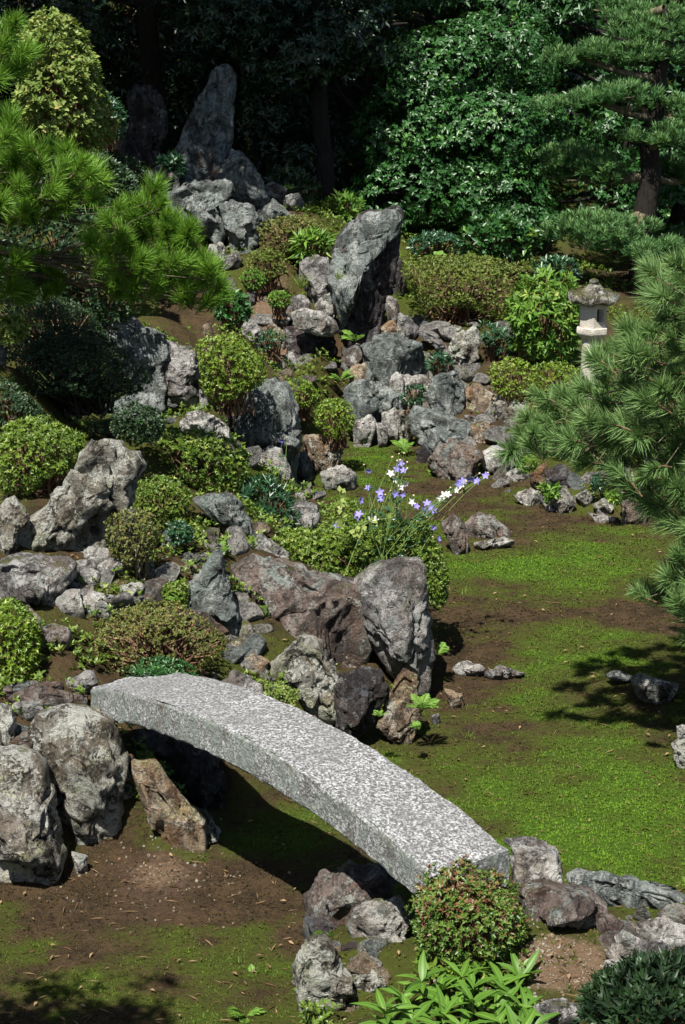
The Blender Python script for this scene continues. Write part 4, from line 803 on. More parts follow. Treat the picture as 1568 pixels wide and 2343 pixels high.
shrub(8, '285,690 320,610 390,545 480,505 570,500 670,525 750,575 810,635 860,710 880,780 840,850 740,890 620,920 480,925 380,900 325,835', 'red', 'reddish brown and green azalea at the right end of the stone bridge', tip=13, L=.042, Wd=.019, k=5, D=8.15, group=AZ, hollow=.22, stems=9, lump=.22, redtop=True)
shrub(0, '555,605 570,580 610,568 645,580 662,605 650,630 615,645 580,638', 'olive', 'round bronze-green azalea on the slope left of the big upright stone', tip=9, L=.05, Wd=.02, D=22.4, group=AZ)
shrub(0, '585,520 620,500 680,495 740,515 752,545 720,575 650,585 595,565', 'bronze', 'shaded bronze azalea at the foot of the back stone group', tip=9, L=.05, Wd=.02, D=23.3, group=AZ)
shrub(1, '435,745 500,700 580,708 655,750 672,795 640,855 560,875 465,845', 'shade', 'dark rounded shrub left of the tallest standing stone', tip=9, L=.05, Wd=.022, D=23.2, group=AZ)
shrub(4, '256,85 300,32 400,15 500,10 700,18 830,50 880,110 860,200 790,280 720,295 600,250 480,225 370,255 310,190', 'olive', 'long clipped olive azalea hedge right of the big upright stone', tip=10, L=.055, Wd=.022, D=22.4, th=.6, group=AZ, openb=.05)
shrub(4, '665,540 700,490 760,476 830,482 880,520 900,580 860,640 800,672 720,650', 'az2', 'left bright clipped azalea of the pair below the lantern', tip=11, L=.05, Wd=.02, D=20.0, group=AZ)
shrub(4, '870,510 940,495 1040,500 1100,530 1090,600 980,640 890,640', 'az2', 'right bright clipped azalea of the pair below the lantern', tip=11, L=.05, Wd=.02, D=20.1, group=AZ)
shrub(4, '840,690 880,655 960,640 1010,680 1000,740 920,770 860,750', 'bronze', 'small yellowish azalea between the pair and the right pine', tip=10, L=.045, Wd=.018, D=19.2, group=AZ)
shrub(8, '1110,1330 1130,1250 1165,1165 1220,1095 1310,1050 1410,1005 1568,985 1700,1005 1760,1150 1700,1380 1300,1420 1140,1390', 'shade', 'dark green bush in shade at the lower right corner', tip=17, L=.06, Wd=.018, D=7.0, th=.3, tilt=(.3, .9))
# dark shaded shrub with visible stems
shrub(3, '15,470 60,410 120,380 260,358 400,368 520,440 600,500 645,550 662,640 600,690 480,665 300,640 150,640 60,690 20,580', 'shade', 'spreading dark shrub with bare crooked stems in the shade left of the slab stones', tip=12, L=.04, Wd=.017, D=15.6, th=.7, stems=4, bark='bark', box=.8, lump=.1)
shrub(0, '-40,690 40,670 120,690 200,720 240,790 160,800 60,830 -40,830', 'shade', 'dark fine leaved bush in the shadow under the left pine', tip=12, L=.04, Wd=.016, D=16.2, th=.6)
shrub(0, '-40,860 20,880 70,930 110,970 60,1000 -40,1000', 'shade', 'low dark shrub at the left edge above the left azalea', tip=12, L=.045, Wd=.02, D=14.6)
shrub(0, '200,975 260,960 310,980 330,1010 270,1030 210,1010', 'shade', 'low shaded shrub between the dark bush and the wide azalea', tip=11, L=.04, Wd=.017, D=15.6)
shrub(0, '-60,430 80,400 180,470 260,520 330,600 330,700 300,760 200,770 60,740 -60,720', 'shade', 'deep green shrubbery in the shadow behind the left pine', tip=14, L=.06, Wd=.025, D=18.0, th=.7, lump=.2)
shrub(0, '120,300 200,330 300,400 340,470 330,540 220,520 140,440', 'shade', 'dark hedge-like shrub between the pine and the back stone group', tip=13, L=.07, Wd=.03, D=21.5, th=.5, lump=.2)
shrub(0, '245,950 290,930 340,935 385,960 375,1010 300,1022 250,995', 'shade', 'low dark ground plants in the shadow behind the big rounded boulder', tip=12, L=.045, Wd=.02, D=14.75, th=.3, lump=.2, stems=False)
# little shrubs on the slopes
shrub(3, '1095,105 1120,72 1160,62 1205,85 1212,130 1180,160 1130,158', 'broad', 'small round fresh green shrub below the bronze azalea ball', tip=9, L=.05, Wd=.024, D=21.9)
shrub(3, '1222,205 1240,172 1280,162 1325,182 1335,215 1300,240 1250,238', 'broad', 'tiny bright green shrub on the earthy slope above the little flat slab', tip=9, L=.05, Wd=.024, D=21.5)
shrub(3, '985,230 1030,180 1090,170 1140,230 1130,300 1050,320 990,290', 'camellia', 'holly-like dark shiny shrub at the tip of the left pine bough', tip=11, L=.07, Wd=.035, k=4, D=20.4, stems=2)
shrub(3, '1170,420 1190,360 1240,335 1310,370 1310,400 1250,415 1200,440', 'bluegreen', 'thin bluish shrub on the rocks behind the bright azalea ball', tip=12, L=.05, Wd=.025, k=5, D=20.7, dens=.7)
shrub(4, '760,270 800,180 850,110 900,85 980,90 1050,110 1090,180 1110,260 1100,340 1090,430 1060,490 960,500 860,480 800,440 810,360', 'broad', 'glossy broad leaved bush left of the stone lantern', tip=15, L=.10, Wd=.034, k=6, D=20.9, th=.55, tilt=(.6, 1.3))
shrub(4, '870,40 960,10 1060,20 1090,70 1060,110 960,100 880,110', 'bluegreen', 'dark shrub top behind the glossy bush beside the lantern roof', tip=13, L=.08, Wd=.03, D=21.8)
shrub(4, '380,480 420,450 480,455 500,490 440,520 390,520', 'bluegreen', 'small fern-like plant high on the dry waterfall rocks', tip=10, L=.06, Wd=.022, D=20.6, dens=.7)
shrub(4, '270,640 310,595 370,600 385,640 330,670 280,665', 'bluegreen', 'small dark plant growing beside the upright smooth blue-grey stone', tip=10, L=.06, Wd=.02, D=20.2, dens=.7)
shrub(4, '610,310 700,320 790,350 800,440 740,460 660,400', 'bluegreen', 'ferny undergrowth under the right end of the long hedge', tip=12, L=.07, Wd=.02, D=21.4, dens=.6, th=.25)
shrub(4, '900,1075 930,1050 980,1060 990,1095 940,1105', 'broad', 'small bright five-leaved plant on the white edging rocks', tip=12, L=.08, Wd=.03, D=17.9, dens=.6, stems=False)
shrub(4, '1140,1020 1180,1000 1200,1060 1180,1090 1150,1080', 'bluegreen', 'little climbing plant between the wall rocks by the right pine', tip=10, L=.05, Wd=.02, D=17.9, stems=False)
shrub(4, '1200,1110 1250,1085 1290,1100 1270,1125', 'broad', 'pale ferny plant behind the near end of the edging rocks', tip=10, L=.06, Wd=.02, D=17.4, stems=False)
# bank plants near the flowers
shrub(0, '520,1150 560,1110 620,1110 660,1150 690,1200 680,1240 620,1230 560,1190', 'bluegreen', 'feathery leafy plants in half shade below the tall stepped stone', tip=12, L=.07, Wd=.016, D=15.4, th=.35, dens=.8, tilt=(.3, 1.0))
shrub(0, '640,1235 690,1215 730,1230 740,1270 700,1300 660,1285', 'az', 'low leafy plants at the left foot of the azalea mound', tip=12, L=.05, Wd=.02, D=14.2)
shrub(0, '235,1200 265,1180 300,1170 340,1180 365,1215 355,1255 330,1290 290,1300 250,1270', 'bronze', 'little bronze leaved tree with crooked trunk over the stony path', tip=12, L=.04, Wd=.018, k=5, D=12.75, dens=.75, hollow=.1, stems=3, bark='palebark', name='small_tree', cat='tree')
shrub(0, '378,1205 410,1195 440,1215 440,1240 395,1245', 'bluegreen', 'small dark herb on the brown soil right of the little bronze tree', tip=10, L=.04, Wd=.02, D=13.3, stems=False)
shrub(0, '280,1545 320,1525 370,1518 420,1530 455,1550 440,1572 340,1572 285,1568', 'camellia', 'low glossy green ground plant behind the crest of the bridge', tip=12, L=.045, Wd=.022, k=5, D=11.25, stems=False)
shrub(0, '365,1345 400,1335 430,1350 425,1385 380,1390', 'az', 'small leafy clump in the crevice left of the jagged stone', tip=11, L=.04, Wd=.018, D=12.6, stems=False)
shrub(0, '590,1560 640,1575 690,1590 675,1612 640,1600 600,1590', 'yellowish', 'yellowish creeping plant at the foot of the pyramid shaped rock', tip=11, L=.035, Wd=.02, D=11.9, stems=False, th=.1)
shrub(0, '1180,1060 1210,1040 1235,1060 1225,1080 1190,1085', 'broad', 'small bright weed on the low edging rocks', tip=11, L=.05, Wd=.02, D=18.3, stems=False)
shrub(0, '0,735 40,738 66,760 40,772 -10,790', 'yellowish', 'sunlit yellow-green fronds at the left picture edge', tip=12, L=.07, Wd=.03, D=15.2, stems=False, th=.15)
# undergrowth in front of the wood
shrub(0, '730,470 770,450 830,455 840,490 800,510 740,500', 'broad', 'light green undergrowth behind the top of the big upright stone', tip=14, L=.10, Wd=.035, D=25.4, th=.4)
shrub(0, '1050,545 1090,505 1150,500 1210,520 1260,560 1220,590 1100,585', 'camellia', 'broad leaved undergrowth behind the long clipped hedge', tip=15, L=.11, Wd=.05, D=24.5, th=.4)
shrub(0, '930,560 980,535 1060,545 1070,585 960,595', 'bluegreen', 'dark ferny undergrowth right behind the big upright stone', tip=13, L=.09, Wd=.03, D=24.8, th=.4)
shrub(0, '660,560 700,530 745,540 765,575 740,600 690,595', 'broad', 'large fresh leaved herb left of the big upright stone', tip=17, L=.16, Wd=.035, k=5, D=23.0, th=.25, stems=2)
shrub(0, '365,365 400,355 420,385 400,410 370,400', 'bluegreen', 'leafy plant growing at the left foot of the tallest standing stone', tip=12, L=.11, Wd=.04, D=24.3, th=.2)
shrub(0, '600,410 640,390 700,400 730,440 690,480 640,460', 'shade', 'dark ferny undergrowth at the right of the back stone group', tip=13, L=.11, Wd=.03, D=25.2, th=.4)
shrub(1, '40,180 130,80 225,35 300,45 355,100 370,220 432,270 442,400 492,560 492,660 420,725 340,705 200,640 60,600', 'yellowish', 'tall yellow-green shrub with upright shoots at the upper left', tip=10, L=.06, Wd=.042, k=4, D=19.2, th=.8, lump=.16, up=1.2, dens=.9)
shrub(1, '420,440 480,420 530,480 560,560 540,640 490,620 440,520', 'bluegreen', 'dark leafy shrub between the yellow-green shrub and the dim brown stone', tip=13, L=.09, Wd=.03, D=22.8, th=.4)
# ================================================================== PINES
def tuft_mesh(name, mat, twig, nl, count, seed, width=.0035, spread=1.0, twigmat='twig'):
    """a shoot along +Z: brown twig and long paired needles"""
    rg = np.random.default_rng(seed)
    gm = Geo(); tp = np.array([[0, 0, 0], [.01 * rg.normal(), .01 * rg.normal(), twig * .5], [.012 * rg.normal(), .012 * rg.normal(), twig]])
    f = rg.beta(2.2, 1.0, count); z = f * twig
    ph = rg.uniform(0, 2 * np.pi, count); tl = np.where(f > .9, rg.uniform(.1, 1.15, count), rg.uniform(.55, 1.25, count)) * spread
    d = np.stack([np.cos(ph) * np.sin(tl), np.sin(ph) * np.sin(tl), np.cos(tl)], 1)
    L = nl * rg.uniform(.75, 1.12, count); C = np.stack([0 * z, 0 * z, z], 1)
    S = nrm(np.cross(d, rg.normal(size=(count, 3)))); bend = np.array([0, 0, -.0]) 
    mid = C + d * (L * .5)[:, None] + rg.normal(0, .03, (count, 3)) * nl
    tip = C + d * L[:, None]
    wv = width * rg.uniform(.7, 1.3, count)[:, None]
    V = np.stack([C - S * wv * .5, C + S * wv * .5, mid + S * wv * .5, tip, mid - S * wv * .5], 1).reshape(-1, 3)
    i = np.arange(count)[:, None] * 5
    F = np.concatenate([i + np.array([0, 1, 2]), i + np.array([0, 2, 4]), i + np.array([4, 2, 3])])
    gm.tube(tp, [.006, .005, .004], 5)
    TV = np.concatenate(gm.V); TF = gm.F[4][0]
    tn = np.repeat(np.clip(rg.uniform(.1, .8, count), 0, 1), 5)
    me = fmesh(name, np.vstack([V, TV]), [F, TF + len(V)], M[mat], False, np.concatenate([tn, np.full(len(TV), .5)]))
    me.materials.append(M[twigmat])
    me['tri'] = len(F)
    mi = np.zeros(len(F) + len(TF), np.int32); mi[len(F):] = 1; me.polygons.foreach_set('material_index', mi)
    return me
def basis_quat(d, roll):
    return (Vector(d).to_track_quat('Z', 'Y') @ Vector((0, 0, 1)).rotation_difference(Vector((0, 0, 1)))) if roll is None else Vector(d).to_track_quat('Z', 'Y') @ Matrix.Rotation(roll, 4, 'Z').to_quaternion()
def dart(polys, spacing, n, rg, er=0):
    out = []
    al = np.concatenate(polys); lo, hi = al.min(0), al.max(0)
    for _ in range(n):
        p = rg.uniform(lo, hi)
        if not any(seg_dist(p[None], q)[0] < -er for q in polys): continue
        if all((p[0] - o[0]) ** 2 + (p[1] - o[1]) ** 2 > spacing ** 2 for o in out): out.append(p)
    return np.array(out)
def pine(label, base, spine, polys, tufts, aim, mat_bark, seed, extra=(), limit=300, scale=1.0, erode=34, twigs_to=None, group=None, name='pine_tree'):
    """polys: list of (outline in survey pixels, distance lo, hi, spacing)"""
    rg = np.random.default_rng(seed)
    root = empty(name, base, label, 'pine tree', group); b = np.array(base)
    tr = Geo(); sp = np.array(spine, float)
    tt = np.linspace(0, 1, len(sp)); fine = np.linspace(0, 1, 24)
    pts = np.stack([np.interp(fine, tt, sp[:, k]) for k in range(3)], 1) + .03 * np.stack([vnoise(np.c_[fine * 9, fine * 0 + k, fine * 0 + seed]) for k in range(3)], 1)
    tr.tube(pts - b, np.linspace(.13, .05, 24) * scale, 10); mobj('trunk', tr.mesh('trunk', M[mat_bark]), root)
    P = []
    for outline, d0, d1, spc in polys:
        px = dart([np.array(outline, float)], spc, 2600, rg, erode)
        for p in px: P.append(at_y(p[0], p[1], rg.uniform(d0, d1)))
    P = np.array(P); 
    # boughs: group shoots, each bough leaves the trunk and forks to its shoots
    k = max(3, len(P) // 14); cen = P[rg.choice(len(P), k, replace=False)]
    for _ in range(6):
        a = ((P[:, None] - cen[None]) ** 2).sum(2).argmin(1)
        cen = np.array([P[a == i].mean(0) if (a == i).any() else cen[i] for i in range(k)])
    lg = Geo(); nbr = 0
    for i in range(k):
        c = cen[i] - aim * .12 + np.array([0, .12, -.06]); s = pts[np.linalg.norm((pts - c) * np.array([1, 1, .8]), axis=1).argmin()]
        md = (s + c) / 2 + np.array([0, 0, .10 * rg.normal() + .05]) 
        bb = Geo(); bz = bez(s, md, c, 10) + .02 * rg.normal(size=(10, 3)) * np.linspace(0, 1, 10)[:, None]
        bb.tube(bz - b, np.linspace(.030, .011, 10) * scale, 6)
        for p in P[a == i]:
            e = bz[rg.integers(5, 10)]; bb.tube(bez(e, (e + p) / 2 + rg.normal(0, .03, 3), p, 5) - b, np.linspace(.006, .004, 5), 4)
        mobj('branch', bb.mesh('branch', M['palebark']), root)
    mats = []
    for p in P:
        d = aim + rg.normal(0, .55, 3) * np.array([1, .9, .7]); d[2] += .35; d /= np.linalg.norm(d)
        sc = rg.uniform(.8, 1.15)
        mats.append((p - b - d * .06, basis_quat(d, rg.uniform(0, 6.28)), sc, int(rg.integers(len(tufts)))))
    order = np.argsort(P[:, 1])                       # nearest shoots first, each a piece of its own
    vs, fs, ts, nv_ = [], [], [], 0
    for n, i in enumerate(order):
        loc, q, sc, kk = mats[i]
        if n < 290:
            o = bpy.data.objects.new('needle_tuft', tufts[kk]); link(o, root); o.location = Vector(loc); o.rotation_mode = 'QUATERNION'; o.rotation_quaternion = q; o.scale = (sc, sc, sc)
        else:
            me = tufts[kk]; co = np.empty(len(me.vertices) * 3, np.float32); me.vertices.foreach_get('co', co); co = co.reshape(-1, 3) @ np.array(q.to_matrix()).T * sc + loc
            nt_ = me['tri']; fa = np.empty(nt_ * 3, np.int32); me.loops.foreach_get('vertex_index', np.empty(len(me.loops), np.int32)) ; li = np.empty(len(me.loops), np.int32); me.loops.foreach_get('vertex_index', li)
            fs.append(li[:nt_ * 3].reshape(-1, 3) + nv_); tv = np.empty(len(me.vertices), np.float32); me.attributes['tint'].data.foreach_get('value', tv); ts.append(tv); vs.append(co); nv_ += len(co)
    if vs: tag(mobj('inner_needles', fmesh('inner_needles', np.concatenate(vs), np.concatenate(fs), tufts[0].materials[0], False, np.concatenate(ts)), root), kind='stuff')
    return root
TR = [tuft_mesh('needle_tuft', 'pine2', .16 + .02 * (k % 3), .105 + .011 * k, 190 + 10 * k, 90 + k, .0046, .8 + .07 * (k % 4)) for k in range(6)]
TL = [tuft_mesh('needle_tuft', 'pine', .15 + .02 * (k % 3), .115 + .012 * k, 200 + 12 * k, 190 + k, .0048, .75 + .08 * (k % 4)) for k in range(6)]
RP = tile(0, '1445,640 1470,592 1568,588 1700,560 1760,800 1760,1500 1560,1500 1535,1420 1450,1395 1440,1360 1530,1270 1540,1230 1480,1190 1430,1160 1400,1110 1300,1085 1195,1075 1155,1030 1160,985 1230,955 1205,890 1240,868 1305,885 1345,840 1380,775 1440,745 1500,705')
RP2 = tile(0, '1500,1330 1600,1290 1700,1450 1700,1800 1590,1800 1555,1560 1510,1440')
pine('blue-green long needled pine boughs reaching in from the right edge', (2.75, 12.6, gz(2.75, 12.6)), [(2.75, 12.6, .4), (2.7, 12.6, 1.5), (2.6, 12.5, 2.6), (2.7, 12.4, 3.9), (2.6, 12.4, 4.6)],
     [(RP, 11.4, 12.0, 29), (RP, 12.0, 12.9, 30)], TR, np.array([-.75, -.45, .25]), 'bark', 5)
LP1 = tile(0, '-160,200 0,215 70,285 120,325 180,335 225,375 275,430 225,490 170,510 110,540 60,560 -160,560')
LP2 = tile(0, '170,560 215,500 250,455 300,432 352,418 410,470 470,530 500,600 545,645 545,705 480,760 430,745 380,700 330,725 260,730 215,690 160,640')
LP3 = tile(0, '-160,0 0,10 60,40 95,140 80,215 0,240 -160,230')
LP4 = tile(0, '-160,560 0,545 90,570 150,600 190,650 170,710 90,730 -160,740')
pine('bright green long needled pine filling the left side', (-3.7, 15.0, gz(-3.7, 15.0)), [(-3.7, 15.0, 1.0), (-3.6, 15.0, 2.2), (-3.5, 15.1, 3.6), (-3.6, 15.2, 5.5), (-3.5, 15.2, 6.5)],
     [(LP1, 14.2, 14.8, 27), (LP2, 14.6, 15.2, 24), (LP3, 14.4, 15.0, 30), (LP4, 14.8, 15.8, 24), (LP2, 15.2, 15.8, 28), (LP1, 14.8, 15.6, 30)], TL, np.array([.38, -.55, .72]), 'bark', 6)
# cloud-pruned pine at the upper right: one mesh per clipped pad
def cloud_pine():
    D = 25.2; bx = at_y(1478, 500, D); base = np.array([bx[0], D, gz(bx[0], D)])
    root = empty('cloud_pine', base, 'cloud pruned dark green pine with layered pads behind the lantern', 'pine tree'); rg = np.random.default_rng(77)
    tp = np.array([at_y(x, y, D) for x, y in ((1470, 560), (1476, 480), (1490, 400), (1485, 330), (1500, 270), (1508, 180), (1530, 90), (1520, 20))])
    tp[0, 2] = base[2] - .1
    g_ = Geo(); g_.tube(tp - base, [.17, .15, .135, .125, .11, .09, .07, .04], 10); mobj('trunk', g_.mesh('trunk', M['woodbark']), root)
    pads = [(1340, 120, 95, 38, .1), (1470, 90, 110, 45, 0), (1530, 60, 70, 40, .3), (1500, 130, 90, 28, .2), (1360, 215, 140, 32, -.2), (1450, 215, 70, 28, 0), (1505, 318, 85, 26, -.3), (1340, 395, 115, 50, .3), (1375, 510, 142, 38, -.5), (1420, 560, 100, 40, -.9), (1545, 570, 60, 26, -.4), (1550, 250, 50, 30, -.1), (1290, 370, 60, 40, .4), (1420, 20, 80, 30, .4), (1560, 400, 60, 40, .6)]
    for cx, cy, rx, ry, dy in pads:
        c = at_y(cx, cy, D + dy); k = D / FPX; rx_, rz_ = rx * k, ry * k; n = int(340 * (rx * ry) / (110 * 36)) + 40
        S = nrm(rg.normal(size=(n, 3))); S[:, 2] = np.abs(S[:, 2]) * rg.choice([1, 1, 1, 1, -.35], n)
        rr = rg.uniform(.7, 1.0, n) * (1 + .15 * vnoise(S * 3 + cx))
        nb = 5; bc = np.stack([rg.uniform(-.62, .62, nb) * rx_, rg.uniform(-.5, .5, nb) * rx_ * .75, rg.normal(0, .38, nb) * rz_], 1); wh_ = rg.integers(0, nb, n); bs = rg.uniform(.36, .58, nb)
        T = c + bc[wh_] + S * np.array([rx_, rx_ * .8, rz_ * 1.5]) * (rr * bs[wh_])[:, None] - np.array([0, 0, rz_ * .2])
        ax = nrm(S * np.array([.6, .6, .5]) + np.array([0, 0, .9]) + rg.normal(0, .25, (n, 3)))
        V, F, t = whorl(T, ax, 16, .105, .012, (.1, .95), rg, np.clip(.25 + .45 * S[:, 2] + rg.normal(0, .15, n), 0, 1), 0, .05)  # top light painted into the needle tint: brighter pad tops, darker undersides
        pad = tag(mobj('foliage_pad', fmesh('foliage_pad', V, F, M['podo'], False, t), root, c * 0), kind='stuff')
        pad.data.transform(Matrix.Translation(Vector(-base)))
        bg_ = Geo(); s = tp[np.abs(tp[:, 2] - (c[2] - .15)).argmin()]; e = c - np.array([0, 0, rz_ * .4])
        bg_.tube(bez(s, (s + e) / 2 - np.array([0, 0, .08]), e, 8) - base, np.linspace(.06, .03, 8), 6)
        for q in range(6):
            e2 = e + np.array([rg.uniform(-.8, .8) * rx_, rg.uniform(-.5, .5) * rx_, .05]); bg_.tube(bez(e * .6 + s * .4, e, e2, 6) - base, np.linspace(.025, .008, 6), 5)
        mobj('branch', bg_.mesh('branch', M['palebark']), root)
cloud_pine()
# ================================================================== BACKGROUND WOOD
def leafy_mass(root, name, blobs, n, L, Wd, mat, k=5, seed=0, tilt=(.8, 1.6), droop=.35, up=.3, base=None, shell=.55):
    rg = np.random.default_rng(seed); Ts = []; AX = []; tn = []
    vol = np.array([r[0] * r[1] * r[2] for c, r in blobs]) ** .67; cnt = (n * vol / vol.sum()).astype(int)
    for (c, r), m in zip(blobs, cnt):
        S = nrm(rg.normal(size=(m, 3))); rad = rg.uniform(shell, 1.0, m) ** .7 * (1 + .28 * fbm(S * 2.4 + np.array(c), 3, seed))
        T = np.array(c) + S * np.array(r) * rad[:, None]; gap = fbm(T * np.array([1.5, 1.5, 3.6]), 3, seed + 4); ok = gap > -.10
        Ts.append(T[ok]); AX.append((S + np.array([0, 0, up]) + rg.normal(0, .35, S.shape))[ok]); tn.append(np.clip(.4 + .7 * gap[ok] + rg.normal(0, .12, ok.sum()), 0, 1))
    T = np.concatenate(Ts); V, F, t = whorl(T, np.concatenate(AX), k, L, Wd, tilt, rg, np.concatenate(tn), droop)
    return tag(mobj(name, fmesh(name, V - np.array(base), F, M[mat], False, t), root), kind='stuff')
def tree(label, x, y, blobs, n, L, Wd, mat, seed, name='tree', cat='tree', lean=(0, 0), rad=.14, barkm='woodbark', k=5, shell=.55, group=None, droop=.35):
    base = np.array([x, y, gz(x, y) - .05]); root = empty(name, base, label, cat, group); rg = np.random.default_rng(seed)
    tr = Geo(); topz = max(c[2] for c, r in blobs); m = 12; f = np.linspace(0, 1, m)
    pts = np.stack([x + lean[0] * f + .08 * vnoise(np.c_[f * 4, f * 0, f * 0 + seed]), y + lean[1] * f, base[2] + f * (topz - base[2])], 1)
    tr.tube(pts - base, np.linspace(rad, rad * .35, m), 9); mobj('trunk', tr.mesh('trunk', M[barkm]), root)
    lb = Geo()
    for c, r in blobs:
        for q in range(4):
            e = np.array(c) + rg.normal(0, .45, 3) * np.array(r); s = pts[min(m - 1, max(2, int((e[2] - .6 - base[2]) / (topz - base[2]) * m)))]
            lb.tube(bez(s, (s + e) / 2 + rg.normal(0, .12, 3), e, 7) - base, np.linspace(rad * .35, .015, 7), 5)
    mobj('limbs', lb.mesh('limbs', M[barkm]), root)
    leafy_mass(root, 'crown', blobs, n, L, Wd, mat, k, seed, base=base, shell=shell, droop=droop)
    return root
def pb(px, py, D, rx, ry, rz): return (tuple(at_y(px, py, D)), (rx, ry, rz))
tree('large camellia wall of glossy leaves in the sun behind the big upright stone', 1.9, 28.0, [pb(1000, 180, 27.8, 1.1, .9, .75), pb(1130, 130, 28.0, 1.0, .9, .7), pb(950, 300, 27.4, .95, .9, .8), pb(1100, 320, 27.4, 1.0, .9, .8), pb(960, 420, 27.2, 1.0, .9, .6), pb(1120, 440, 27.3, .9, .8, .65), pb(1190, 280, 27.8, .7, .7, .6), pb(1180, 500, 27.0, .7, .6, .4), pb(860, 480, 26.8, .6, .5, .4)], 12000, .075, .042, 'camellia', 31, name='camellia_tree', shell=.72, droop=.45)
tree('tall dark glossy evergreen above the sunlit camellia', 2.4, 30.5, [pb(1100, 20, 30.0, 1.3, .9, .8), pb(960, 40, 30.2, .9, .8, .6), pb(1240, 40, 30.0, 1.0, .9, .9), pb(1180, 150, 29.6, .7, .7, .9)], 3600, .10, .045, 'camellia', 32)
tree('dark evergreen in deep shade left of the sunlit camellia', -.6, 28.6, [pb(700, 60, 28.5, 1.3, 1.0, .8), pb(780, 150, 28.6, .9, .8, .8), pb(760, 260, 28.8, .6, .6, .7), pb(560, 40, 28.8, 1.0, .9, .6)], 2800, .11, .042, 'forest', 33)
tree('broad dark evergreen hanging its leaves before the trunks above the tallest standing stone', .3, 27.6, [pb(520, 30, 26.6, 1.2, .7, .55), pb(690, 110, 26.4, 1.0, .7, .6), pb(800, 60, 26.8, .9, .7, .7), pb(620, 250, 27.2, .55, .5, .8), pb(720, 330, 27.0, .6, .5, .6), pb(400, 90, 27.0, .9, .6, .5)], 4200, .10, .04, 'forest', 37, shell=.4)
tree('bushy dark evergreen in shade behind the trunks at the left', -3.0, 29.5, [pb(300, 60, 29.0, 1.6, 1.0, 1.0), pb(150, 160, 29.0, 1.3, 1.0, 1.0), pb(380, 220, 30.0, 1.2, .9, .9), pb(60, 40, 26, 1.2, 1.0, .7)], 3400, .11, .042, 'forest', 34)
tree('shady evergreen filling the gap behind the cloud pruned pine', 4.4, 29.8, [pb(1350, 250, 29.5, 1.3, .9, 1.4), pb(1500, 250, 29.5, 1.3, .9, 1.5), pb(1400, 480, 29.0, 1.2, .8, .8), pb(1540, 430, 28.6, .9, .8, .8), pb(1320, 60, 30, 1.2, .9, 1.0)], 4200, .10, .045, 'camellia', 35)
tree('young leafy evergreen behind the trunk of the cloud pruned pine', 4.7, 27.0, [pb(1545, 380, 26.8, .5, .5, .5), pb(1530, 480, 26.6, .5, .5, .5)], 700, .085, .045, 'camellia', 36)
# trunks standing in the dark
for px, D, rad, lab in ((592, 27.5, .09, 'slim dark trunk just right of the tallest standing stone'), (740, 26.6, .13, 'dark tree trunk in the shade beside the sunlit camellia'), (572, 28.5, .05, 'pale thin bamboo-like stem right of the tallest standing stone'), (640, 30, .12, 'dark trunk deep in the wood beyond the back stone group')):
    p = at_y(px, 400, D); base = np.array([p[0], D, gz(p[0], D) - .1]); root = empty('tree', base, lab, 'tree')
    g_ = Geo(); f = np.linspace(0, 1, 10); g_.tube(np.stack([.1 * vnoise(np.c_[f * 3, f * 0, f * 0 + px]), 0 * f, f * 6.5], 1), np.linspace(rad, rad * .7, 10), 9); mobj('trunk', g_.mesh('trunk', M['woodbark' if rad != .05 else 'palebark']), root)
    leafy_mass(root, 'crown', [((p[0], D, base[2] + 6.6), (1.6, 1.4, .9)), ((p[0] - .6, D - .8, base[2] + 5.6), (1.0, 1.0, .5))], 900, .11, .045, 'forest', 5, px, base=base)
# tall overhanging crowns that keep the back of the garden in shade
rgc = np.random.default_rng(9)
k = 0
for x, y, z, r in ((-2.6, 22.6, 7.6, 1.7), (-4.6, 22.8, 7.4, 1.9), (-7.0, 23.0, 7.2, 2.0), (-1.6, 24.8, 7.8, 1.7), (-3.8, 25.2, 7.6, 1.9), (-6.4, 25.6, 7.6, 2.1), (-9.2, 26, 7.4, 2.2), (-.6, 27.4, 8.2, 1.8), (-2.8, 28.2, 7.8, 2.0), (-5.4, 28.6, 7.8, 2.1), (-8.2, 29.2, 7.8, 2.3), (1.6, 30.0, 8.8, 1.9), (4.4, 30.6, 8.4, 2.1), (-.6, 31.2, 8.4, 2.1), (-3.6, 31.8, 8.2, 2.2), (-6.8, 32.4, 8.2, 2.3), (7.4, 30.6, 8.2, 2.3), (-10, 32, 8, 2.4), (9.8, 33, 8, 2.4), (3, 33.4, 9, 2.2), (6.4, 34, 9, 2.3)):
    k += 1
    ty = y + 3.5; off = 0
    tree('tall wood tree whose crown stays above the picture', x * 1.05, ty + 2.5, [((x, y, z), (r, r * .9, 1.25)), ((x + .5, y + .7, z + 1.2), (r * .8, r * .8, .9))], 1500, .22, .10, 'forest', 200 + k, lean=(x - x * 1.05, y - ty - 2.5), rad=.17, group='trees of the wood behind the garden', shell=.2)
# far wood: one dark mass on the slope
rgw = np.random.default_rng(3)
n = 15000
Tx = rgw.uniform(-13, 13, n); Ty = rgw.uniform(32.5, 39, n); Tz = height(np.c_[Tx, Ty]) + rgw.uniform(-.1, 6.5, n) ** 1.0
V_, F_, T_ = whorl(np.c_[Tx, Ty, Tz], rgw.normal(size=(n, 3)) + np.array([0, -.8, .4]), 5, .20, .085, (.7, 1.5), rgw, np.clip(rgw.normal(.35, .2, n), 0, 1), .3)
tag(mobj('far_wood', fmesh('far_wood', V_, F_, M['forest'], False, T_)), 'dark dense wood closing the view behind the garden', 'wood', None, 'stuff')
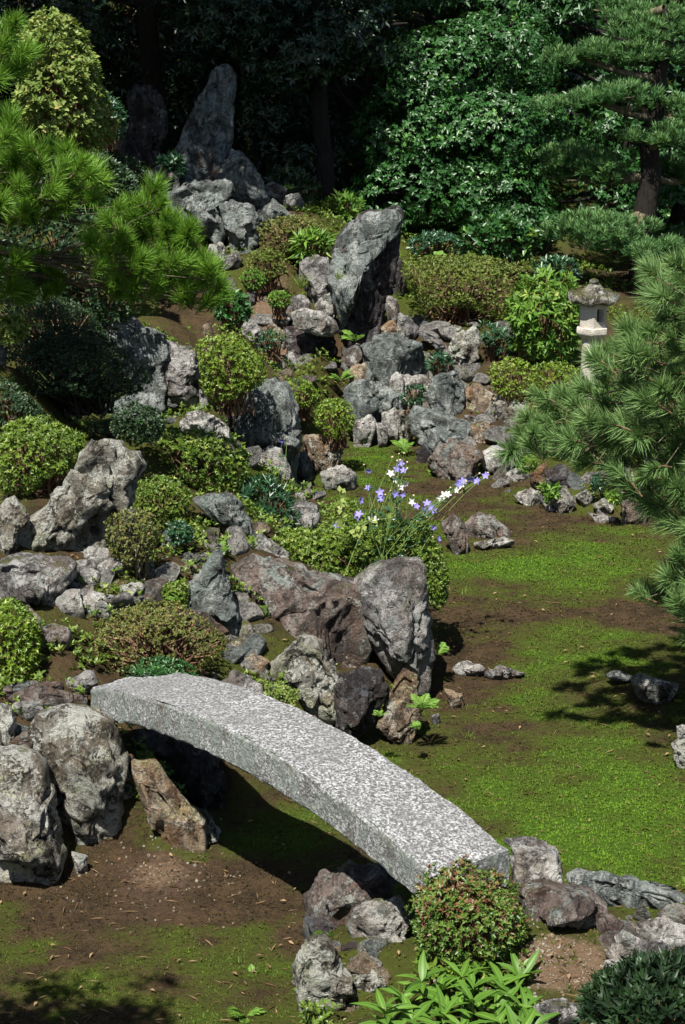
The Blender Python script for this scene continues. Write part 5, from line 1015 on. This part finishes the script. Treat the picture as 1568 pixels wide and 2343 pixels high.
# trees outside the frame whose shadows fall into it
tree('garden tree by the veranda outside the frame on the left', -3.2, 6.0, [((-2.5, 6.7, 3.6), (.8, .8, .5)), ((-2.15, 6.5, 3.9), (.6, .6, .4)), ((-3.0, 6.5, 3.9), (.8, .7, .5)), ((-2.35, 5.9, 3.8), (.8, .6, .5))], 4200, .08, .035, 'az', 301, rad=.08, lean=(.8, .6), shell=.2)
tree('unseen tall tree added behind the viewpoint to shade the lower right bush', 3.6, 3.0, [((1.2, 3.8, 7.0), (1.3, 1.0, .6)), ((2.2, 4.2, 7.3), (1.2, 1.0, .6))], 1500, .10, .045, 'shade', 302, rad=.12, lean=(-1.6, .6), shell=.2)  # unseen crown added to throw shade on the dark lower right bush
# ================================================================== FERNS, HERBS, FLOWERS
def frond_mesh(seed, L=.3, pin=16, mat='fern'):
    rg = np.random.default_rng(seed); t = np.linspace(0, 1, 10)
    rach = np.stack([t * L * .9, 0 * t, L * (.55 * t - .62 * t * t)], 1)
    gm = Geo(); gm.tube(rach, np.linspace(.0028, .001, 10), 4, .7)
    C = []; A = []; N = []; LL = []
    for i in range(pin):
        f = .12 + .86 * i / pin; p = np.array([np.interp(f, t, rach[:, q]) for q in range(3)]); ln = L * .30 * (math.sin(min(1, f * 1.35) * math.pi * .5 + .3) if f < .5 else (1.08 - f) * 1.9)
        for s in (-1, 1):
            C.append(p); A.append((.55, s, -.12 + .1 * rg.normal())); N.append((.1 * rg.normal(), 0, 1)); LL.append(max(ln, .012))
    V, F = leaves(np.array(C), np.array(A, float), np.array(N, float), np.array(LL), np.array(LL) * .30 + .004, .1, .4)
    t_ = np.repeat(np.clip(rg.normal(.55, .15, len(C)), 0, 1), 4)
    TV, TF = np.concatenate(gm.V), gm.F[4][0]
    return fmesh('frond', np.vstack([V, TV]), [F, TF + len(V)], M[mat], False, np.concatenate([t_, np.full(len(TV), .6)]))
FR = [frond_mesh(k) for k in range(4)]
def fern(px, py, label, size_px=60, n=7, D=None, fan=(0, 6.28), up=(.2, .9)):
    rg = np.random.default_rng(int(px * 7 + py))
    p = ground_at(px, py) if D is None else at_y(px, py, D); s = size_px * np.linalg.norm(p - EYE) / FPX / .3 * .75
    root = empty('fern', p, label, 'fern', 'ferns among the rocks')
    for i in range(n):
        o = link(bpy.data.objects.new('frond', FR[rg.integers(4)]), root); sc = s * rg.uniform(.7, 1.15)
        o.scale = (sc, sc, sc); o.rotation_euler = (rg.normal(0, .2), -rg.uniform(*up), rg.uniform(*fan))
for a in ((925, 1035, 'pale green fern with arching fronds at the far end of the moss', 60, 6, 20.2), (1100, 1085, 'small fern at the right foot of the rounded purplish boulder', 40, 6, None), (985, 1085, 'small fern at the left foot of the rounded purplish boulder', 30, 5, None), (815, 780, 'bright fern at the foot of the big upright dark stone', 55, 5, 21.3), (1000, 1500, 'dark fern growing from the shadowed side of the tall squared boulder', 60, 5, 13.5), (965, 1625, 'large fresh fern beside the rust topped rock', 70, 8, 12.2), (870, 1640, 'tiny yellow-green fern in the crevice below the dark wedge rock', 42, 5, 11.95), (1250, 1120, 'bright fern in front of the edging rocks', 40, 5, None),
          (560, 2330, 'fine feathery fern at the bottom edge of the picture', 95, 8, None), (755, 2145, 'sunlit fern hanging over the pitted lichened rock', 85, 4, 8.75), (680, 2260, 'small bright fern frond left of the pitted lichened rock', 60, 2, None), (40, 760, 'bright fern at the left edge below the pine', 55, 5, 15.6), (410, 1375, 'small fern in the crevice below the jagged stone', 45, 5, 12.4), (580, 2235, 'tiny pale fern on the shaded moss', 40, 5, None), (510, 1260, 'spiky pale herb on the brown soil above the jagged stone', 50, 5, 13.5), (630, 780, 'fern clump among the dark rocks left of the overhanging slab', 50, 5, 21.3), (780, 870, 'fern in the dark crevice right of the hollow-faced rock', 50, 6, 21.0), (960, 1670, 'lower fern on the moss below the large fresh fern', 45, 6, 12.0), (640, 440, 'dark fern at the right of the back stone group', 60, 6, 24.9), (1230, 545, 'fern under the lowest cloud pine pad', 50, 6, 24.4), (1000, 595, 'fern clump behind the left end of the long hedge', 50, 6, 23.2)):
    fern(a[0], a[1], a[2], a[3], a[4], a[5], (0, 6.28) if a[0] != 755 else (-2.6, -1.2))
def grass_tuft(px, py, label, h_px=40, n=26, D=None):
    rg = np.random.default_rng(int(px + py * 3)); p = ground_at(px, py) if D is None else at_y(px, py, D); h = h_px * np.linalg.norm(p - EYE) / FPX
    th = rg.uniform(0, 6.28, n); tl = rg.uniform(.15, .9, n); L = h * rg.uniform(.6, 1.1, n); d = np.stack([np.cos(th) * np.sin(tl), np.sin(th) * np.sin(tl), np.cos(tl)], 1)
    C = rg.normal(0, .012, (n, 3)) * np.array([1, 1, 0]); V, F = leaves(C, d, rg.normal(size=(n, 3)), L, .006, .1, .3)
    tag(mobj('grass_tuft', fmesh('grass_tuft', V, F, M['grassblade'], False, np.repeat(rg.uniform(.2, .9, n), 4)), None, p), label, 'grass tuft', 'grass tufts')
for a in ((690, 660, 'sunlit grass tuft drooping left of the jagged pale rock', 45, 60, 22.2), (775, 640, 'grass growing in the lap of the big upright stone', 32, 30, 21.3), (730, 1320, 'thin grass on the top edge of the big slanted boulder', 40, 14, 13.6), (685, 2230, 'grass blades beside the pitted lichened rock', 60, 14, None), (1070, 1690, 'small grass tuft on the green moss right of the ferns', 32, 14, None), (545, 2210, 'grass shoot on the shaded brown moss', 45, 8, None), (135, 1490, 'fresh grass tuft on the olive moss near the left shrub', 40, 24, None), (20, 1385, 'grass blades before the squared grey block', 40, 10, None), (920, 2300, 'grass blades beside the bright broad leaved plant', 70, 14, None), (330, 1400, 'grass growing at the foot of the pale step stone', 38, 20, None), (1060, 1360, 'tiny grass tuft on the brown moss band', 22, 10, None)):
    grass_tuft(*a)
# bright broad-leaved plant: each leaf its own piece
def big_leaf(seed):
    rg = np.random.default_rng(seed); nu, nv = 9, 5; u = np.linspace(0, 1, nu); wd = np.sin(np.pi * u ** .8) ** .85 * .5 * .30; wd[0] = .018; wd[-1] = .002
    V = []
    arch = .10 + .14 * rg.uniform()
    for i in range(nu):
        for j in range(nv):
            s = (j - 2) / 2; x = u[i]; V.append((x, s * wd[i] + .02 * math.sin(x * 5 + seed), .16 * x - (arch + .16) * x * x + .22 * abs(s) * wd[i] + .006 * math.sin(x * 22) * abs(s)))
    F = [[i * nv + j, (i + 1) * nv + j, (i + 1) * nv + j + 1, i * nv + j + 1] for i in range(nu - 1) for j in range(nv - 1)]
    return fmesh('leaf', np.array(V), np.array(F), M['broad'], True, np.array([[.5, .2, .85, .2, .5][i % 5] for i in range(len(V))]) * rg.uniform(.6, 1.1))
BL = [big_leaf(k) for k in range(6)]
def broad_plant():
    rg = np.random.default_rng(21); D = 7.75; p = at_y(1050, 2340, D); b = np.array([p[0], D, gz(p[0], D)]); root = empty('broadleaf_plant', b, 'bright green plant with large pointed leaves at the bottom edge', 'plant')
    heads = [(905, 2262), (955, 2225), (1000, 2250), (1055, 2215), (1105, 2200), (1160, 2235), (1205, 2215), (930, 2310), (1010, 2305), (1085, 2275), (1150, 2300), (1215, 2290), (890, 2345), (980, 2360), (1060, 2340), (1130, 2355), (1200, 2350), (1240, 2330), (860, 2300), (1040, 2390), (1150, 2400), (940, 2400), (1085, 2240), (1180, 2265)]
    st = Geo(); n = 0
    for hx, hy in heads:
        hx, hy = 1060 + (hx - 1060) * .9, hy + 22; h = at_y(hx, hy, D + (2300 - hy) * .0035 + rg.uniform(-.1, .1)); s = b + np.array([(h[0] - b[0]) * .6, (h[1] - b[1]) * .7, -.05])
        st.tube(bez(s - b, (s + h) / 2 - b + rg.normal(0, .02, 3), h - b, 6), np.linspace(.007, .004, 6), 5, .6)
        a0 = rg.uniform(0, 6.28)
        for i in range(9):
            o = link(bpy.data.objects.new('leaf', BL[rg.integers(6)]), root); low = i > 5
            sc = rg.uniform(.115, .165) * (1.1 if low else 1)
            o.location = Vector(h - b - np.array([0, 0, .05 * low])); o.scale = (sc * 1.05, sc * rg.uniform(.75, .95), sc * rg.uniform(.7, 1.6)); o.rotation_euler = (rg.normal(0, .25), -rg.uniform(.15, .95) * (0.35 if low else 1), a0 + i * 2.4 + rg.normal(0, .15)); n += 1
    mobj('stems', st.mesh('stems', M['green_stem']), root)
broad_plant()
# bellflowers
def petal_flower(seed, mat):
    rg = np.random.default_rng(seed); V = [(0, 0, 0)]; F = []
    for k in range(5):
        a = k * 2 * math.pi / 5
        ring = [(a - .62, .40, .10), (a - .42, .62, .13), (a, 1.0, .05 + .1 * rg.uniform()), (a + .42, .62, .13)]
        i0 = len(V)
        for th, r, z in ring: V.append((r * .5 * math.cos(th), r * .5 * math.sin(th), z + .12 * r))
        F += [[0, i0, i0 + 1], [0, i0 + 1, i0 + 3], [i0 + 1, i0 + 2, i0 + 3]]
    for k in range(5):
        i0 = 1 + k * 4; j0 = 1 + ((k + 1) % 5) * 4; F.append([0, i0 + 3, j0])
    return fmesh('blossom', np.array(V), np.array(F), M[mat], True, np.full(len(V), .5))
FV = [petal_flower(k, 'violet') for k in range(3)]; FW = [petal_flower(k + 5, 'white') for k in range(3)]
bm_ = Geo(); S_, F0 = ico(2); bm_.add(S_ * np.array([.3, .3, .42]), F0); BUD = bm_.mesh('seed_head', M['bud'])
VI = [(665, 255), (890, 210), (870, 250), (908, 264), (660, 385), (745, 415), (735, 455), (765, 455), (600, 470), (850, 422), (905, 428), (575, 590), (597, 573), (440, 645), (1075, 495), (1068, 540), (1128, 545), (998, 515), (1118, 662), (1150, 745), (1385, 310), (1430, 335), (1490, 297), (1325, 340), (1290, 352), (1045, 540), (1095, 520)]
WH = [(815, 283), (850, 322), (920, 350), (898, 372), (690, 598), (670, 600), (865, 560), (965, 483), (1288, 400), (1218, 430), (1170, 450), (1200, 436), (1320, 360), (720, 600)]
BU = [(830, 165), (877, 142), (912, 137), (935, 200), (935, 243), (630, 218), (685, 382), (820, 403), (945, 420), (980, 435), (780, 430), (855, 520), (833, 565), (1240, 380), (1445, 280), (1350, 335), (1505, 275), (1115, 728), (865, 190), (885, 185), (1075, 590), (1100, 500)]
def bellflowers(label, root_px, D, vi, wh, bu, leafy=True):
    rg = np.random.default_rng(8); b0 = at_y(root_px[0], root_px[1], D); b = np.array([b0[0], D, b0[2]]); root = empty('bellflower', b, label, 'flower')
    st = Geo(); LC = []; LA = []
    for pts, meshes, s in ((vi, FV, .066), (wh, FW, .066), (bu, [BUD], .026)):
        for cx, cy in pts:
            X, Y = (1040 + cx * .5357) / 1.653, (1640 + cy * .5357) / 1.653
            p = at_y(X, Y, D + rg.uniform(-.15, .45))
            o = link(bpy.data.objects.new('seed_head' if meshes[0] is BUD else 'blossom', meshes[rg.integers(len(meshes))]), root)
            o.location = Vector(p - b); sc = s * rg.uniform(.85, 1.2); o.scale = (sc,) * 3
            d = np.array([rg.normal(0, .5), -.9, .45 + rg.normal(0, .35)]); o.rotation_mode = 'QUATERNION'; o.rotation_quaternion = basis_quat(nrm(d), rg.uniform(0, 6))
            s0 = np.array([rg.normal(0, .10), rg.normal(0, .06), -.25]); e = p - b - nrm(d) * sc * .2; md = s0 * .45 + e * .55 + np.array([-.10 * e[0], 0, .12 * abs(e[0])])
            cv = bez(s0, md, e, 9); st.tube(cv, np.linspace(.0045, .002, 9), 4, .6)
            for q in range(5):
                i = rg.integers(1, 7); LC.append(cv[i]); LA.append((rg.normal(), rg.normal(), .3))
    mobj('stems', st.mesh('stems', M['green_stem']), root)
    V, F = leaves(np.array(LC), np.array(LA, float), RNG.normal(size=(len(LC), 3)) + np.array([0, -.5, 1]), RNG.uniform(.05, .085, len(LC)), .024)
    tag(mobj('foliage', fmesh('foliage', V, F, M['bluegreen'], False, np.repeat(RNG.uniform(.3, .9, len(LC)), 4)), root), kind='stuff')
bellflowers('sprawling violet and white bellflowers above the azalea mound', (875, 1235), 13.9, VI, WH, BU)
bellflowers('single violet bellflower against the tall stepped blue stone', (650, 1130), 16.8, [(50, 45)], [], [(85, 25)])
# yellowing runner with round leaves
def runner():
    rg = np.random.default_rng(3); b = at_y(775, 1215, 13.7); root = empty('climbing_plant', b, 'yellowing upright runner with round leaves left of the bellflowers', 'plant'); st = Geo(); C = []
    for dx in (0, 14, 90, 110):
        e = at_y(778 + dx, 1125 + (60 if dx > 50 else 0), 13.75) - b; cv = bez((dx * .002, 0, -.1), (.02, 0, e[2] * .5), e, 12); st.tube(cv, .003, 4)
        C += list(cv[3:])
    mobj('stems', st.mesh('stems', M['green_stem']), root); C = np.array(C); n = len(C)
    V, F = leaves(C, rg.normal(size=(n, 3)) + np.array([0, 0, -.3]), rg.normal(0, .4, (n, 3)) + np.array([0, -1, .4]), .05, .042, .1, .4)
    tag(mobj('foliage', fmesh('foliage', V, F, M['yellowish'], False, np.repeat(rg.uniform(.5, .9, n), 4)), root), kind='stuff')
runner()
# fallen leaves and small stones on the ground
def litter():
    rg = np.random.default_rng(12); n = 900; P = np.stack([rg.uniform(-3, 3.6, n), 7.6 * (20 / 7.6) ** rg.uniform(0, 1, n)], 1); z = height(P) + .022
    th = rg.uniform(0, 6.28, n); A = np.stack([np.cos(th), np.sin(th), rg.normal(0, .25, n)], 1); L = rg.uniform(.018, .05, n)
    V, F = leaves(np.c_[P, z], A, rg.normal(0, .35, (n, 3)) + np.array([0, 0, 1]), L, L * .42, .2)
    tag(mobj('fallen_leaves', fmesh('fallen_leaves', V, F, M['dry'], False, np.repeat(rg.uniform(0, 1, n), 4))), 'scattered dry brown leaves on the moss and soil', 'leaves', None, 'stuff')
    n = 2600; P = np.stack([rg.uniform(-3, 3.6, n), 7.6 * (18 / 7.6) ** rg.uniform(0, 1, n) ** 1.4], 1); z = height(P) + .006 + rg.uniform(0, .012, n); th = rg.uniform(0, 6.28, n)
    A = np.stack([np.cos(th), np.sin(th), rg.normal(0, .12, n)], 1); V, F = leaves(np.c_[P, z], A, rg.normal(0, .4, (n, 3)) + np.array([0, 0, 1]), rg.uniform(.03, .11, n), rg.uniform(.003, .008, n), .1)
    tag(mobj('fallen_needles', fmesh('fallen_needles', V, F, M['dry'], False, np.repeat(rg.uniform(0, .8, n), 4))), 'brown fallen pine needles strewn over the moss and soil', 'needles', None, 'stuff')
    n = 900; c = [at_z(370, 1960, .1), at_z(1290, 2190, .78), at_z(1290, 2170, .78), at_z(300, 1360, 1.0)]; V = []; F = []; S, F0 = ico(1); k = 0
    for i in range(n):
        q = c[rg.integers(4)]; x, y = q[0] + rg.normal(0, .30), q[1] + rg.normal(0, .30); r = rg.uniform(.004, .013)
        V.append(S * r * rg.uniform(.6, 1.2, 3) + np.array([x, y, 0])); F.append(F0 + k); k += len(S)
    V = np.concatenate(V); cen = V.reshape(n, -1, 3).mean(1); V[:, 2] += np.repeat(height(cen[:, :2]) + .002, len(S))
    tag(mobj('gravel', fmesh('gravel', V, np.concatenate(F), M['rust'], True)), 'small loose stones on the bare sandy soil', 'gravel', None, 'stuff')
litter()
def ground_cover():
    rg = np.random.default_rng(44); n = 60000; P = np.stack([rg.uniform(-5, 5, n), 8 * (27 / 8) ** rg.uniform(0, 1, n)], 1)
    P = P[np.abs(P[:, 0]) < P[:, 1] * .19 + .3]; P = P[seg_dist(P, BED) > .12]; P = P[~((P[:, 0] > .05) & (P[:, 0] < 2.4) & (P[:, 1] > 18.8) & (P[:, 1] < 22.3) & (rg.uniform(0, 1, len(P)) < .8))]
    g_ = fbm(np.c_[P * 1.7, 0 * P[:, :1]], 4, 61, .6); far = np.clip((P[:, 1] - 12) / 6, 0, 1)
    P, g_ = P[g_ > .16 - .16 * far], g_[g_ > .16 - .16 * far]; m = len(P); z = height(P) + rg.uniform(.0, .07, m) * (1 + 1.5 * np.clip(g_, 0, .5))
    V, F, t = whorl(np.c_[P, z], np.c_[rg.normal(0, .4, (m, 2)), np.ones(m)], 5, .04, .019, (.5, 1.4), rg, np.clip(.35 + .6 * g_ + rg.normal(0, .15, m), 0, 1))
    tag(mobj('ground_cover', fmesh('ground_cover', V, F, M['az'], False, t)), 'low leafy weeds and seedlings spreading over the banks between the rocks', 'ground cover', None, 'stuff')
ground_cover()
def small_stones():
    rg = np.random.default_rng(71); meshes = []
    S, F0 = ico(3)
    for k_ in range(9):
        q = S.copy()
        for c in range(16):
            d = nrm(rg.normal(size=3)); pr = q @ d; q = q - np.maximum(pr - np.quantile(pr, .999) * rg.uniform(.6, .92), 0)[:, None] * d
        q = q * np.array([1.2, .9, .75]) + nrm(q) * (.10 * fbm(S * 3 + k_ * 7, 4, k_))[:, None]
        meshes.append([fmesh('small_stone', q, F0, M[m_], False) for m_ in (('grey', 'pale', 'lichen', 'rust', 'brown', 'blue')[k_ % 6],)][0])
    areas = [((545, 1480), 50, 60, 9, 'on the slope under the big slanted boulder'), ((530, 1400), 30, 50, 5, 'on the slope under the big slanted boulder'), ((470, 1290), 80, 30, 6, 'on the soil around the jagged pointed stone'), ((260, 1180), 60, 60, 4, 'around the big rounded boulder at the left'),
             ((880, 860), 90, 80, 20, 'in the rubble of the dry waterfall'), ((680, 820), 50, 80, 12, 'around the dark hollow-faced rock'), ((1040, 940), 80, 80, 14, 'in the rubble of the dry waterfall'), ((960, 760), 80, 40, 12, 'at the head of the dry waterfall'), ((1180, 1020), 80, 50, 10, 'in the wall at the far moss edge'), ((560, 1010), 60, 60, 6, 'at the foot of the tall stepped blue stone'),
             ((900, 900), 110, 60, 22, 'in the rubble of the dry waterfall'), ((1010, 880), 90, 60, 14, 'in the rubble of the dry waterfall'), ((640, 760), 90, 60, 14, 'around the dark hollow-faced rock'), ((300, 1340), 130, 60, 18, 'on the stony path at the left'), ((1480, 2150), 110, 60, 14, 'on the sandy ground at the lower right'), ((1230, 1120), 110, 40, 14, 'in the wall at the far moss edge'), ((560, 1240), 120, 40, 8, 'on the soil around the jagged pointed stone'), ((620, 1560), 80, 30, 8, 'on the slope under the big slanted boulder'),
             ((740, 2250), 70, 70, 16, 'at the lower front edge of the bank'), ((850, 2190), 60, 40, 10, 'at the lower front edge of the bank'), ((1120, 960), 80, 60, 10, 'in the wall at the far moss edge'), ((40, 1680), 60, 60, 6, 'at the left end of the bridge'), ((820, 980), 60, 25, 6, 'at the far end of the moss'), ((700, 1130), 30, 60, 6, 'at the foot of the tall stepped blue stone'), ((1130, 760), 90, 30, 8, 'at the foot of the long clipped hedge'), ((420, 1000), 150, 40, 8, 'behind the wide clipped azalea'), ((480, 620), 120, 40, 8, 'on the slope below the back stone group'), ((560, 700), 100, 60, 8, 'on the slope below the back stone group')]
    for (cx, cy), rx, ry, n, where in areas:
        for i in range(n):
            p = ground_at(cx + rg.normal(0, .55) * rx, cy + rg.normal(0, .55) * ry); r = rg.uniform(.028, .09) * (1 + .045 * (p[1] - 10)) * rg.choice([1, 1, 1.5])
            o = link(bpy.data.objects.new('small_stone', meshes[rg.integers(len(meshes))])); o.location = Vector(p + np.array([0, 0, r * .15])); o.scale = (r, r * rg.uniform(.8, 1.3), r * rg.uniform(.7, 1.1)); o.rotation_euler = (rg.normal(0, .4), rg.normal(0, .4), rg.uniform(0, 6.28))
            tag(o, 'small loose stone ' + where, 'stone', 'small loose stones ' + where)
small_stones()
